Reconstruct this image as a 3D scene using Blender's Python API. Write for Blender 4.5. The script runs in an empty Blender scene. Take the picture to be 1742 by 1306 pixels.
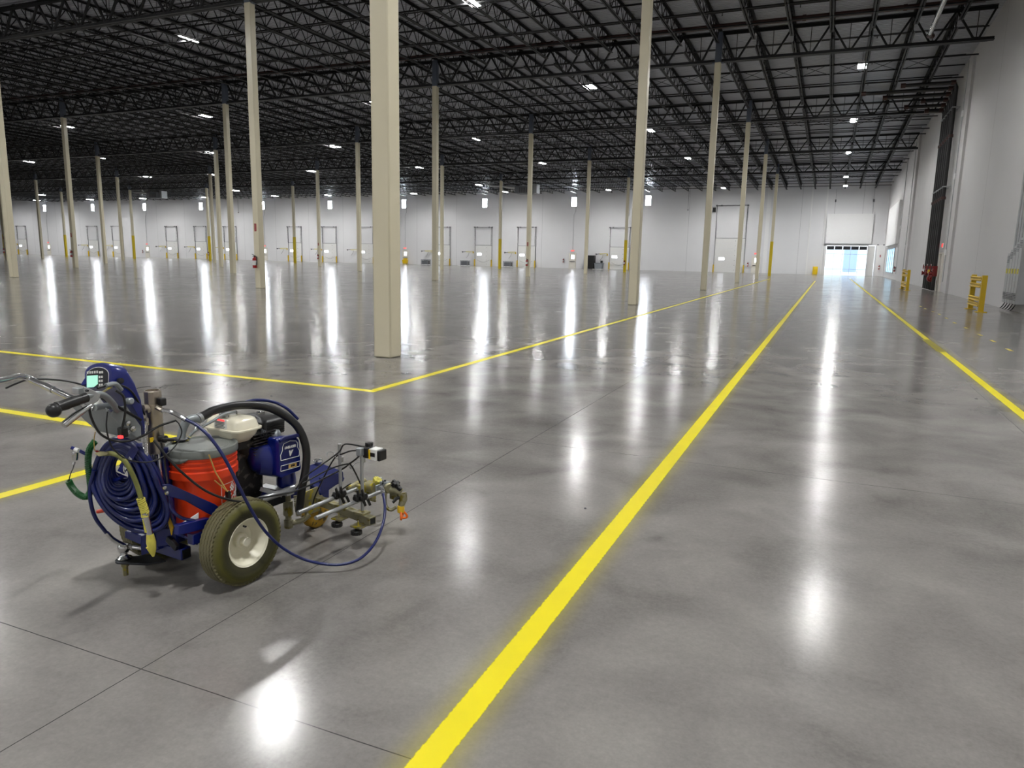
import bpy, math, random
from mathutils import Vector as V, Matrix
random.seed(7)
C = bpy.context.scene.collection
sin, cos, PI = math.sin, math.cos, math.pi

# ------------------------------------------------------------------ camera
W, H = 1742, 1306
FPX, PITCH, ROLL, YAW, EYE = 1233.1, math.radians(9.951), math.radians(1.133), math.radians(23.256), 1.5
_f0 = V((-sin(YAW), cos(YAW), 0)); _r0 = V((cos(YAW), sin(YAW), 0)); _u0 = V((0, 0, 1))
_f = _f0*cos(PITCH) - _u0*sin(PITCH); _u = _u0*cos(PITCH) + _f0*sin(PITCH)
CR = _r0*cos(ROLL) + _u*sin(ROLL); CU = -_r0*sin(ROLL) + _u*cos(ROLL); CF = _f
cam_d = bpy.data.cameras.new('camera'); cam = bpy.data.objects.new('camera', cam_d); C.objects.link(cam)
cam_d.sensor_width = 36; cam_d.lens = FPX/W*36; cam_d.clip_end = 600; cam_d.clip_start = .05
m3 = Matrix((CR, CU, -CF)).transposed().to_4x4(); m3.translation = V((0, 0, EYE)); cam.matrix_world = m3
bpy.context.scene.camera = cam

def project(p):
    d = V(p) - V((0, 0, EYE)); z = d.dot(CF)
    return (W/2 + FPX*d.dot(CR)/z, H/2 - FPX*d.dot(CU)/z, z)

# ------------------------------------------------------------------ materials
def lin(c):
    return tuple(((x/255)/12.92 if x/255 <= .04045 else ((x/255+.055)/1.055)**2.4) for x in c) + (1,)
MAT = {}
def mat(name, rgb, rough=.5, metal=0, var=.12, scale=6, bump=0, bscale=200, emit=0, rgb2=None, spot=.5, coat=0, spec=.5):
    """a principled surface whose colour wanders a little with noise; rgb2 = a second colour in patches (paint splashes, dirt)"""
    m = bpy.data.materials.new(name); m.use_nodes = True; n = m.node_tree; b = n.nodes['Principled BSDF']; N = n.nodes.new; K = n.links.new
    c = lin(rgb); b.inputs['Roughness'].default_value = rough; b.inputs['Metallic'].default_value = metal
    b.inputs['Coat Weight'].default_value = coat; b.inputs['Specular IOR Level'].default_value = spec
    tc = N('ShaderNodeTexCoord'); no = N('ShaderNodeTexNoise'); no.inputs['Scale'].default_value = scale; no.inputs['Detail'].default_value = 4
    K(tc.outputs['Object'], no.inputs['Vector'])
    mx = N('ShaderNodeMix'); mx.data_type = 'RGBA'
    if rgb2:
        ra = N('ShaderNodeMapRange'); ra.inputs['From Min'].default_value = spot; ra.inputs['From Max'].default_value = spot+.08
        K(no.outputs['Fac'], ra.inputs['Value']); K(ra.outputs['Result'], mx.inputs['Factor'])
        mx.inputs['A'].default_value = c; mx.inputs['B'].default_value = lin(rgb2)
    else:
        K(no.outputs['Fac'], mx.inputs['Factor'])
        mx.inputs['A'].default_value = tuple(x*(1-var) for x in c[:3])+(1,); mx.inputs['B'].default_value = tuple(min(1, x*(1+var)) for x in c[:3])+(1,)
    K(mx.outputs['Result'], b.inputs['Base Color'])
    if bump:
        n2 = N('ShaderNodeTexNoise'); n2.inputs['Scale'].default_value = bscale; K(tc.outputs['Object'], n2.inputs['Vector'])
        bp = N('ShaderNodeBump'); bp.inputs['Strength'].default_value = bump; bp.inputs['Distance'].default_value = .002
        K(n2.outputs['Fac'], bp.inputs['Height']); K(bp.outputs['Normal'], b.inputs['Normal'])
    if emit:
        b.inputs['Emission Color'].default_value = c; b.inputs['Emission Strength'].default_value = emit
    MAT[name] = m
    return m

# ------------------------------------------------------------------ mesh building
def spline(pts, n=6):
    pts = [V(p) for p in pts]
    if len(pts) < 3: return pts
    out = []
    for i in range(len(pts)-1):
        p0 = pts[i-1] if i else pts[0]*2-pts[1]; p1, p2 = pts[i], pts[i+1]
        p3 = pts[i+2] if i+2 < len(pts) else p2*2-p1
        for k in range(n):
            t = k/n
            out.append(.5*((2*p1)+(p2-p0)*t+(2*p0-5*p1+4*p2-p3)*t*t+(3*p1-p0-3*p2+p3)*t**3))
    return out+[pts[-1]]

class MB:
    def __init__(s): s.v = []; s.f = []
    def add(s, v, f):
        o = len(s.v); s.v += [tuple(x) for x in v]; s.f += [[i+o for i in q] for q in f]; return s
    def box(s, c, d, R=None):
        c = V(c); vs = []
        for z in (-1, 1):
            for x, y in ((-1, -1), (1, -1), (1, 1), (-1, 1)):
                p = V((x*d[0]/2, y*d[1]/2, z*d[2]/2)); vs.append(c+(R@p if R else p))
        return s.add(vs, [[3, 2, 1, 0], [4, 5, 6, 7], [0, 1, 5, 4], [1, 2, 6, 5], [2, 3, 7, 6], [3, 0, 4, 7]])
    def bar(s, a, b, w, h=None, up=(0, 0, 1)):
        """rectangular bar from a to b, w across, h along up"""
        a, b = V(a), V(b); d = b-a; L = d.length; y = d.normalized(); x = y.cross(V(up))
        if x.length < 1e-4: x = y.cross(V((1, 0, 0)))
        x.normalize(); z = x.cross(y); R = Matrix((x, y, z)).transposed()
        return s.box((a+b)/2, (w, L, h or w), R)
    def tube(s, pts, r, n=10, sm=0, cap=True):
        pts = spline(pts, sm) if sm else [V(p) for p in pts]
        m = len(pts); rs = r if isinstance(r, (list, tuple)) else [r]*m
        if len(rs) != m: rs = [rs[min(len(rs)-1, int(i/(m-1)*(len(rs)-1)+.5))] for i in range(m)]
        t = [(pts[min(i+1, m-1)]-pts[max(i-1, 0)]).normalized() for i in range(m)]
        ref = V((0, 0, 1)) if abs(t[0].z) < .9 else V((1, 0, 0))
        x = t[0].cross(ref).normalized(); vs = []
        for i in range(m):
            x = x-t[i]*x.dot(t[i])
            x = x.normalized() if x.length > 1e-6 else t[i].orthogonal().normalized()
            y = t[i].cross(x)
            vs += [pts[i]+x*cos(2*PI*k/n)*rs[i]+y*sin(2*PI*k/n)*rs[i] for k in range(n)]
        fs = [[i*n+k, i*n+(k+1) % n, (i+1)*n+(k+1) % n, (i+1)*n+k] for i in range(m-1) for k in range(n)]
        if cap: fs += [list(range(n))[::-1], [(m-1)*n+k for k in range(n)]]
        return s.add(vs, fs)
    def lathe(s, prof, n=32, c=(0, 0, 0), axis=(0, 0, 1), cap=True):
        """prof = [(radius, height along axis)]"""
        z = V(axis).normalized(); x = z.orthogonal().normalized(); y = z.cross(x); c = V(c); m = len(prof)
        vs = [c+z*h+(x*cos(2*PI*k/n)+y*sin(2*PI*k/n))*r for r, h in prof for k in range(n)]
        fs = [[i*n+k, i*n+(k+1) % n, (i+1)*n+(k+1) % n, (i+1)*n+k] for i in range(m-1) for k in range(n)]
        if cap: fs += [list(range(n))[::-1], [(m-1)*n+k for k in range(n)]]
        return s.add(vs, fs)
    def ball(s, c, r, n=16):
        return s.lathe([(max(1e-4, r*sin(PI*i/8)), -r*cos(PI*i/8)) for i in range(9)], n, c)
    def prism(s, poly, off):
        """polygon of 3D points pushed along off"""
        a = [V(p) for p in poly]; off = V(off); n = len(a)
        return s.add(a+[p+off for p in a], [list(range(n))[::-1], [n+i for i in range(n)]]+[[i, (i+1) % n, n+(i+1) % n, n+i] for i in range(n)])
    def loft(s, rings, cap=True):
        n = len(rings[0]); vs = [p for r in rings for p in r]
        fs = [[i*n+k, i*n+(k+1) % n, (i+1)*n+(k+1) % n, (i+1)*n+k] for i in range(len(rings)-1) for k in range(n)]
        if cap: fs += [list(range(n))[::-1], [(len(rings)-1)*n+k for k in range(n)]]
        return s.add(vs, fs)
    def build(s, name, m, parent=None, bevel=0, ang=35, loc=None):
        me = bpy.data.meshes.new(name); me.from_pydata(s.v, [], s.f); me.validate()
        import bmesh
        bm = bmesh.new(); bm.from_mesh(me); bmesh.ops.recalc_face_normals(bm, faces=bm.faces); bm.to_mesh(me); bm.free()
        if ang:
            me.shade_smooth(); me.set_sharp_from_angle(angle=math.radians(ang))
        o = bpy.data.objects.new(name, me); C.objects.link(o)
        me.materials.append(MAT[m] if isinstance(m, str) else m)
        if parent: o.parent = parent
        if loc: o.location = loc
        if bevel:
            b = o.modifiers.new('bevel', 'BEVEL'); b.width = bevel; b.segments = 2; b.limit_method = 'ANGLE'; b.angle_limit = math.radians(40)
        return o

def tag(o, label=None, cat=None, group=None, kind=None):
    if label: o['label'] = label
    if cat: o['category'] = cat
    if group: o['group'] = group
    if kind: o['kind'] = kind
    return o
def empty(name, loc, label, cat, group=None, rz=0):
    o = bpy.data.objects.new(name, None); C.objects.link(o); o.location = loc; o.rotation_euler = (0, 0, rz); o.empty_display_size = .2
    return tag(o, label, cat, group)
def copy_tree(o, loc=None, label=None, parent=None):
    c = o.copy(); C.objects.link(c)
    if parent: c.parent = parent
    if loc is not None: c.location = loc
    if label: c['label'] = label
    for ch in list(o.children): copy_tree(ch, parent=c)
    return c
def structure(o): o['kind'] = 'structure'; return o
ORD = ['first', 'second', 'third', 'fourth', 'fifth', 'sixth', 'seventh', 'eighth', 'ninth', 'tenth', 'eleventh', 'twelfth', 'thirteenth', 'fourteenth', 'fifteenth', 'sixteenth', 'seventeenth', 'eighteenth', 'nineteenth', 'twentieth']
def nth(n):
    if n < 20: return ORD[n]
    n += 1; return '%d%s' % (n, 'th' if 10 < n % 100 < 14 else {1: 'st', 2: 'nd', 3: 'rd'}.get(n % 10, 'th'))
def text_mesh(txt, size, extrude=.0008, align='CENTER', shear=0, spacing=1.0, bold=0):
    cu = bpy.data.curves.new('text', 'FONT'); cu.body = txt; cu.size = size; cu.extrude = extrude; cu.align_x = align; cu.align_y = 'CENTER'; cu.shear = shear; cu.space_character = spacing; cu.offset = bold
    o = bpy.data.objects.new('text', cu); C.objects.link(o)
    bpy.context.view_layer.update()
    me = bpy.data.meshes.new_from_object(o.evaluated_get(bpy.context.evaluated_depsgraph_get()))
    C.objects.unlink(o); bpy.data.objects.remove(o)
    return me
def text_obj(name, txt, size, m, parent, origin, xdir, ydir, **k):
    me = text_mesh(txt, size, **k); x = V(xdir).normalized(); z = x.cross(V(ydir)).normalized(); y = z.cross(x)
    M = Matrix((x, y, z)).transposed().to_4x4(); M.translation = V(origin); me.transform(M); me.name = name
    o = bpy.data.objects.new(name, me); C.objects.link(o); me.materials.clear(); me.materials.append(MAT[m]); o.parent = parent
    return o
# ------------------------------------------------------------------ the material set
mat('cream_paint', (214, 206, 180), .3, var=.04, scale=1.5)
mat('steel_grey_paint', (88, 96, 110), .45, var=.08)
mat('safety_yellow', (208, 182, 18), .4, var=.08)
mat('guard_yellow', (206, 172, 24), .45, var=.1)
mat('black_steel', (20, 20, 22), .5, var=.2, scale=2, spec=.4)
mat('black_pipe', (24, 22, 23), .4, var=.25, scale=3)
mat('rust_pipe', (62, 34, 30), .45, var=.25)
mat('red_valve', (120, 22, 20), .4, var=.2)
mat('white_paint', (232, 232, 232), .5, var=.03)
mat('door_white', (226, 226, 224), .4, var=.03)
mat('door_beige', (228, 224, 214), .45, var=.05)
mat('track_dark', (92, 92, 96), .5, var=.2)
mat('galvanised', (176, 178, 180), .38, metal=.75, var=.12, scale=12)
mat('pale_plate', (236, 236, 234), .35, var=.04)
mat('crate_grey', (120, 124, 130), .6, var=.2)
mat('black_plastic', (16, 16, 17), .42, var=.3)
mat('black_rubber', (20, 20, 21), .36, var=.3)
mat('red_paint', (150, 16, 18), .3, var=.1)
mat('label_white', (222, 222, 218), .5, var=.03)
mat('exit_red', (255, 60, 60), .5, emit=1.6)
mat('lit_window', (238, 246, 255), .4, emit=80)
mat('lit_door_window', (240, 247, 255), .4, emit=6)
mat('lamp_housing', (210, 210, 210), .5)
mat('blue_paint', (6, 24, 104), .3, var=.15, scale=8, coat=.3)
mat('blue_paint_splashed', (5, 22, 92), .32, rgb2=(190, 175, 90), spot=.74, scale=24, coat=.2)
mat('blue_dark', (8, 18, 84), .4, var=.2)
mat('blue_hose', (7, 22, 84), .3, var=.3, scale=30, coat=.2)
mat('green_hose', (16, 84, 34), .35, var=.2)
mat('chrome', (205, 205, 205), .16, metal=1, var=.05)
mat('brushed_nickel', (186, 176, 162), .3, metal=.95, var=.12, scale=30)
mat('dirty_steel', (150, 146, 120), .42, metal=.7, rgb2=(120, 108, 40), spot=.56, scale=25)
mat('zinc_sheet', (150, 156, 158), .42, metal=.45, var=.08)
mat('dark_steel', (46, 48, 52), .4, metal=.6, var=.2)
mat('engine_dark', (44, 42, 42), .5, metal=.5, rgb2=(98, 92, 88), spot=.56, scale=30)
mat('tank_cream', (232, 226, 204), .22, var=.03, coat=.4)
mat('orange_bucket', (222, 62, 20), .36, var=.1, scale=5)
mat('lid_grey', (118, 122, 118), .4, rgb2=(160, 150, 40), spot=.68, scale=11)
mat('paint_crust', (204, 194, 84), .7, var=.25, scale=40, bump=.8, bscale=120)
mat('tan_crust', (120, 122, 66), .6, var=.3, scale=30)
mat('gun_steel', (140, 134, 100), .42, metal=.5, rgb2=(176, 160, 40), spot=.53, scale=30)
mat('tip_orange', (226, 104, 22), .35, var=.2)
mat('tip_yellow', (224, 182, 40), .35, var=.2)
mat('lcd', (170, 236, 212), .4, emit=.55)
mat('panel_black', (18, 20, 28), .35, var=.2)
mat('tan_strip', (206, 170, 96), .6, var=.2)
mat('rim_white', (226, 222, 200), .35, var=.06)
mat('caster_yellow', (170, 132, 24), .55, rgb2=(70, 60, 28), spot=.55, scale=25)
mat('barrel_yellow', (240, 200, 20), .4, var=.05)

def tire_material():
    m = bpy.data.materials.new('tire_rubber'); m.use_nodes = True; n = m.node_tree; b = n.nodes['Principled BSDF']; N = n.nodes.new; K = n.links.new
    b.inputs['Roughness'].default_value = .62
    tc = N('ShaderNodeTexCoord'); sp = N('ShaderNodeSeparateXYZ'); K(tc.outputs['Object'], sp.inputs[0])
    # distance from the axle line in the tyre's own frame: paint mist clings to the outer sidewall and shoulder, dust to the tread
    def mth(op, a, b2=None):
        q = N('ShaderNodeMath'); q.operation = op
        for i, x in enumerate((a, b2)):
            if x is None: continue
            if isinstance(x, (int, float)): q.inputs[i].default_value = x
            else: K(x, q.inputs[i])
        return q.outputs[0]
    r = mth('SQRT', mth('ADD', mth('MULTIPLY', sp.outputs['Y'], sp.outputs['Y']), mth('MULTIPLY', sp.outputs['Z'], sp.outputs['Z'])))
    no = N('ShaderNodeTexNoise'); no.inputs['Scale'].default_value = 18; no.inputs['Detail'].default_value = 6; K(tc.outputs['Object'], no.inputs['Vector'])
    rr = mth('ADD', r, mth('MULTIPLY', mth('SUBTRACT', no.outputs['Fac'], .5), .03))
    cr = N('ShaderNodeValToRGB'); e = cr.color_ramp.elements
    mr = N('ShaderNodeMapRange'); mr.inputs['From Min'].default_value = .11; mr.inputs['From Max'].default_value = .2; K(rr, mr.inputs['Value']); K(mr.outputs['Result'], cr.inputs['Fac'])
    e[0].position = .0; e[0].color = lin((64, 62, 34)); e[1].position = 1; e[1].color = lin((104, 99, 72))
    for p, c in ((.3, (48, 46, 24)), (.5, (60, 59, 22)), (.68, (84, 82, 24)), (.84, (84, 81, 38))):
        x = e.new(p); x.color = lin(c)
    K(cr.outputs['Color'], b.inputs['Base Color'])
    MAT['tire_rubber'] = m
tire_material()

def floor_material():
    m = bpy.data.materials.new('polished_concrete'); m.use_nodes = True; n = m.node_tree; b = n.nodes['Principled BSDF']; N = n.nodes.new; K = n.links.new
    tc = N('ShaderNodeTexCoord'); sp = N('ShaderNodeSeparateXYZ'); K(tc.outputs['Object'], sp.inputs[0])
    def mth(op, a, b2=None, c=None):
        q = N('ShaderNodeMath'); q.operation = op
        for i, x in enumerate((a, b2, c)):
            if x is None: continue
            if isinstance(x, (int, float)): q.inputs[i].default_value = x
            else: K(x, q.inputs[i])
        return q.outputs[0]
    def noise(s, d=4, dist=0, vec=None, rough=.5):
        q = N('ShaderNodeTexNoise'); q.inputs['Scale'].default_value = s; q.inputs['Detail'].default_value = d; q.inputs['Distortion'].default_value = dist; q.inputs['Roughness'].default_value = rough
        K(vec or tc.outputs['Object'], q.inputs['Vector']); return q.outputs['Fac']
    # cloudy slab: large trowel clouds, medium mottling, fine speckle
    big = noise(.35, 6, .8); med = noise(1.5, 5, .5, rough=.5); fine = noise(38, 3); mark = noise(.9, 3, 2.5)
    v = mth('ADD', mth('MULTIPLY', mth('SUBTRACT', big, .5), .5), mth('MULTIPLY', mth('SUBTRACT', med, .5), .75))
    v = mth('ADD', v, mth('ADD', mth('MULTIPLY', mth('SUBTRACT', fine, .5), .2), mth('MULTIPLY', mth('SUBTRACT', noise(95, 2), .5), .16))); v = mth('SUBTRACT', v, mth('MULTIPLY', mth('POWER', mark, 5), .7))
    v = mth('ADD', v, .5)
    cr = N('ShaderNodeValToRGB'); K(v, cr.inputs['Fac']); e = cr.color_ramp.elements
    e[0].position = 0; e[0].color = lin((68, 66, 64)); e[1].position = 1; e[1].color = lin((168, 164, 159))
    # saw-cut control joints
    def joint(co, off, step):
        return mth('LESS_THAN', mth('ABSOLUTE', mth('SUBTRACT', mth('MODULO', mth('ADD', mth('SUBTRACT', co, off), step*60.5), step), step/2)), .0022)
    wob = mth('MULTIPLY', mth('SUBTRACT', noise(8, 2), .5), .004)
    X = mth('ADD', sp.outputs['X'], wob); Y = mth('ADD', sp.outputs['Y'], wob)
    j = mth('MAXIMUM', joint(X, -2.17, 3.93), joint(Y, 1.69, 3.7))
    mx = N('ShaderNodeMix'); mx.data_type = 'RGBA'; K(j, mx.inputs['Factor']); K(cr.outputs['Color'], mx.inputs['A']); mx.inputs['B'].default_value = lin((66, 65, 64))
    K(mx.outputs['Result'], b.inputs['Base Color'])
    ro = mth('ADD', mth('MULTIPLY', big, .08), mth('ADD', mth('MULTIPLY', med, .10), mth('MULTIPLY', fine, .05))); ro = mth('MINIMUM', mth('ADD', ro, .06), .255)
    K(ro, b.inputs['Roughness']); b.inputs['Specular IOR Level'].default_value = .17
    patch = mth('ADD', mth('MULTIPLY', noise(9, 5), .11), -.01); K(patch, b.inputs['Coat Weight']); b.inputs['Coat Roughness'].default_value = .15
    # the slab is ground by machine, not optically flat: gentle waves stretch every reflection
    w1 = noise(1.6, 2); w2 = noise(9, 2); w3 = noise(60, 2)
    hgt = mth('ADD', mth('MULTIPLY', w1, .0009), mth('ADD', mth('MULTIPLY', w2, .00025), mth('MULTIPLY', w3, .0001)))
    bp = N('ShaderNodeBump'); bp.inputs['Strength'].default_value = 1; bp.inputs['Distance'].default_value = 1
    K(hgt, bp.inputs['Height']); K(bp.outputs['Normal'], b.inputs['Normal']); K(bp.outputs['Normal'], b.inputs['Coat Normal'])
    MAT['floor'] = m
floor_material()

def wall_material(name, axis, off, step, rgb, rgbj):
    """painted tilt-up concrete with a thin vertical joint every step metres"""
    m = mat(name, rgb, .6, var=.03, scale=.5); n = m.node_tree; b = n.nodes['Principled BSDF']; N = n.nodes.new; K = n.links.new
    tc = N('ShaderNodeTexCoord'); sp = N('ShaderNodeSeparateXYZ'); K(tc.outputs['Object'], sp.inputs[0])
    def mth(op, a, b2=None):
        q = N('ShaderNodeMath'); q.operation = op
        for i, x in enumerate((a, b2)):
            if x is None: continue
            if isinstance(x, (int, float)): q.inputs[i].default_value = x
            else: K(x, q.inputs[i])
        return q.outputs[0]
    d = mth('ABSOLUTE', mth('SUBTRACT', mth('MODULO', mth('ADD', mth('SUBTRACT', sp.outputs[axis], off), step*60.5), step), step/2))
    j = mth('LESS_THAN', d, .018)
    old = b.inputs['Base Color'].links[0].from_socket
    mx = N('ShaderNodeMix'); mx.data_type = 'RGBA'; K(j, mx.inputs['Factor']); K(old, mx.inputs['A']); mx.inputs['B'].default_value = lin(rgbj)
    K(mx.outputs['Result'], b.inputs['Base Color'])
wall_material('wall_far_paint', 'X', -4.0, 7.1, (222, 222, 224), (176, 176, 178))
wall_material('wall_side_paint', 'Y', 45.2, 7.2, (204, 202, 202), (160, 158, 157))

def line_material(name, rgb, half, fuzz):
    """road-marking paint: solid core, ragged edge and a thin mist of overspray (the mesh's own x runs across the line)"""
    m = bpy.data.materials.new(name); m.use_nodes = True; n = m.node_tree; b = n.nodes['Principled BSDF']; N = n.nodes.new; K = n.links.new
    tc = N('ShaderNodeTexCoord'); sp = N('ShaderNodeSeparateXYZ'); K(tc.outputs['Object'], sp.inputs[0])
    no = N('ShaderNodeTexNoise'); no.inputs['Scale'].default_value = 55; no.inputs['Detail'].default_value = 4; K(tc.outputs['Object'], no.inputs['Vector'])
    n3 = N('ShaderNodeTexNoise'); n3.inputs['Scale'].default_value = 5; K(tc.outputs['Object'], n3.inputs['Vector'])
    def mth(op, a, b2=None):
        q = N('ShaderNodeMath'); q.operation = op
        for i, x in enumerate((a, b2)):
            if x is None: continue
            if isinstance(x, (int, float)): q.inputs[i].default_value = x
            else: K(x, q.inputs[i])
        return q.outputs[0]
    d = mth('ADD', mth('ABSOLUTE', sp.outputs['X']), mth('MULTIPLY', mth('SUBTRACT', no.outputs['Fac'], .5), .012))
    core = N('ShaderNodeMapRange'); core.inputs['From Min'].default_value = half+.004; core.inputs['From Max'].default_value = half-.002; K(d, core.inputs['Value'])
    mist = N('ShaderNodeMapRange'); mist.inputs['From Min'].default_value = half+fuzz; mist.inputs['From Max'].default_value = half-.01; mist.inputs['To Max'].default_value = .55; K(d, mist.inputs['Value'])
    mist2 = mth('MULTIPLY', mth('POWER', mist.outputs['Result'], 1.8), mth('ADD', no.outputs['Fac'], .35))
    a = mth('MAXIMUM', core.outputs['Result'], mist2)
    K(a, b.inputs['Alpha'])
    mx = N('ShaderNodeMix'); mx.data_type = 'RGBA'; K(n3.outputs['Fac'], mx.inputs['Factor']); c = lin(rgb)
    mx.inputs['A'].default_value = tuple(x*.93 for x in c[:3])+(1,); mx.inputs['B'].default_value = tuple(min(1, x*1.06) for x in c[:3])+(1,)
    K(mx.outputs['Result'], b.inputs['Base Color']); b.inputs['Roughness'].default_value = .38
    MAT[name] = m
line_material('line_paint', (232, 217, 5), .049, .11)
line_material('dash_paint', (216, 198, 90), .032, .01)
line_material('olive_patch', (150, 140, 10), .07, .06)

def glass_material():
    m = bpy.data.materials.new('pane_glass'); m.use_nodes = True; n = m.node_tree; n.nodes.clear(); N = n.nodes.new; K = n.links.new
    o = N('ShaderNodeOutputMaterial'); t = N('ShaderNodeBsdfTransparent'); g = N('ShaderNodeBsdfGlossy'); fr = N('ShaderNodeFresnel'); mx = N('ShaderNodeMixShader')
    t.inputs['Color'].default_value = (.86, .93, .97, 1); g.inputs['Roughness'].default_value = .03; fr.inputs['IOR'].default_value = 1.5
    K(fr.outputs[0], mx.inputs[0]); K(t.outputs[0], mx.inputs[1]); K(g.outputs[0], mx.inputs[2]); K(mx.outputs[0], o.inputs['Surface'])
    MAT['pane_glass'] = m
glass_material()
def lamp_material():
    m = bpy.data.materials.new('lamp_lens'); m.use_nodes = True; n = m.node_tree; n.nodes.clear(); N = n.nodes.new; K = n.links.new
    o = N('ShaderNodeOutputMaterial'); e = N('ShaderNodeEmission'); e.inputs['Color'].default_value = (1, 1, .985, 1); e.inputs['Strength'].default_value = LAMP
    K(e.outputs[0], o.inputs['Surface']); MAT['lamp_lens'] = m
LAMP = 300
lamp_material()
# ------------------------------------------------------------------ building shell
XR, XL, YF, YB = 5.9, -176.0, 102.0, -22.0          # right wall, left wall, dock wall, wall behind the camera
SX, SY, CX, CY = 15.887, 14.81, -5.935, 9.1           # column grid
SLOPE = .0203
def T(y):                                             # top of the girders: roof falls gently to the dock wall
    return 12.5-max(0, y-38.7)*SLOPE
def gy(j): return CY+j*SY
def gx(i): return CX-i*SX
GDEPTH = {1: 1.4, 2: 1.4, 3: 1.42, 4: 1.27, 5: 1.0}

fl = MB().box(((XR+XL)/2, (YF+YB)/2, -.1), (XR-XL, YF-YB, .2)).build('floor', 'floor', ang=0); structure(fl)
w = MB().box(((XR+XL)/2, YF+.15, 6.5), (XR-XL, .3, 13)); 
def wall_with_holes(y0, thick, x0, x1, ztop, holes):
    """vertical wall along X with rectangular openings"""
    mb = MB(); xs = sorted({x0, x1, *[h[0] for h in holes], *[h[1] for h in holes]}); 
    for a, b in zip(xs, xs[1:]):
        zs = sorted([(h[2], h[3]) for h in holes if h[0] <= a and h[1] >= b]); z = 0
        for lo, hi in zs+[(ztop, ztop)]:
            if lo-z > .001: mb.box(((a+b)/2, y0+thick/2, (z+lo)/2), (b-a, thick, lo-z))
            z = hi
    return mb
VX0, VX1, VZ = -.9, 4.95, 3.78
WINX = [-146.1, -132.14, -118.2, -104.18, -90.09, -76.01, -61.93, -47.93, -33.97]
WK = 1.02
holes = [(VX0, VX1, 0, VZ)]
structure(wall_with_holes(YF, .3, XL, XR+.3, 13, holes).build('wall_far', 'wall_far_paint', ang=0))
structure(MB().box((XR+.15, (YF+YB)/2, 6.5), (.3, YF-YB, 13)).build('wall_right', 'wall_side_paint', ang=0))
structure(MB().box((XL-.15, (YF+YB)/2, 6.5), (.3, YF-YB, 13)).build('wall_left', 'wall_side_paint', ang=0))
structure(MB().box(((XR+XL)/2, YB-.15, 6.5), (XR-XL+.6, .3, 13)).build('wall_back', 'wall_far_paint', ang=0))

# corrugated roof deck, real ribs running across the joists
mat('roof_deck', (180, 182, 190), .34, metal=.4, var=.06, scale=.4)
vs, fs = [], []
y = YB; k = 0; P_ = .2
while y < YF:
    for dy, dz in ((0, 0), (.085, 0), (.1, .045), (.185, .045)):
        z = T(y+dy)+.14+dz
        vs += [(XL, y+dy, z), (XR, y+dy, z)]
    y += P_
n_ = len(vs)//2
fs = [[2*i, 2*i+1, 2*i+3, 2*i+2] for i in range(n_-1)]
dk = MB().add(vs, fs); structure(dk.build('ceiling', 'roof_deck', ang=0))
structure(MB().box(((XR+XL)/2, (YF+YB)/2, 13.2), (XR-XL+.6, YF-YB+.6, .2)).build('roof', 'steel_grey_paint', ang=0))

# pilasters and trims on the two visible walls
structure(MB().box((XR-.08, 73.2, 6), (.16, 7.4, 12)).build('trim_1', 'wall_side_paint', ang=0))
structure(MB().box((XR-.06, 45.75, 6), (.12, .9, 12)).build('trim_2', 'wall_side_paint', ang=0))
structure(MB().box((-2.85, YF-.06, 5.7), (.14, .12, 11.4)).build('trim_3', 'white_paint', ang=0))
structure(MB().box((-1.08, YF-.06, 5.7), (.2, .12, 11.4)).build('trim_4', 'white_paint', ang=0))
structure(MB().box((-8.0, YF-.05, 5.7), (.5, .1, 11.4)).build('trim_5', 'white_paint', ang=0))

# ------------------------------------------------------------------ columns
def make_column(i, j, yellow):
    t = T(gy(j)); zb = t-GDEPTH.get(j, 1.4)
    r = empty('steel_column', (gx(i), gy(j), 0), '', 'column', 'square steel columns on the hall grid')
    w = .295
    s = MB().box((0, 0, zb/2), (w, w, zb)).build('shaft', 'cream_paint', r, bevel=.022)
    MB().box((0, 0, (zb+t)/2), (w, w, t-zb)).build('column_head', 'steel_grey_paint', r, bevel=.02)
    cp = MB()
    for sx in (-1, 1): cp.box((sx*.2, 0, zb-.02), (.14, .2, .03))
    cp.build('chord_seat', 'steel_grey_paint', r)
    if yellow: MB().box((0, 0, 1.82), (w+.012, w+.012, 3.64)).build('column_guard', 'safety_yellow', r, bevel=.02)
    return r
VIS = [(0, 0)]+[(i, 1) for i in range(3)]+[(i, 2) for i in range(4)]+[(i, 3) for i in range(6)]+[(i, 4) for i in range(7)]+[(i, 5) for i in range(9)]
for i, j in VIS:
    c = make_column(i, j, j == 5)
    row = 'nearest the aisle' if i == 0 else nth(i)+' from the aisle'
    if j == 5: c['label'] = 'column with a yellow painted foot near the dock wall, %s from the right' % nth(i)
    elif (i, j) == (0, 0): c['label'] = 'large cream square steel column beside the corner of the yellow floor lines'
    else: c['label'] = 'cream square steel column in the row %s, %s from the camera' % (row, nth(j if i == 0 else j))

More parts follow.
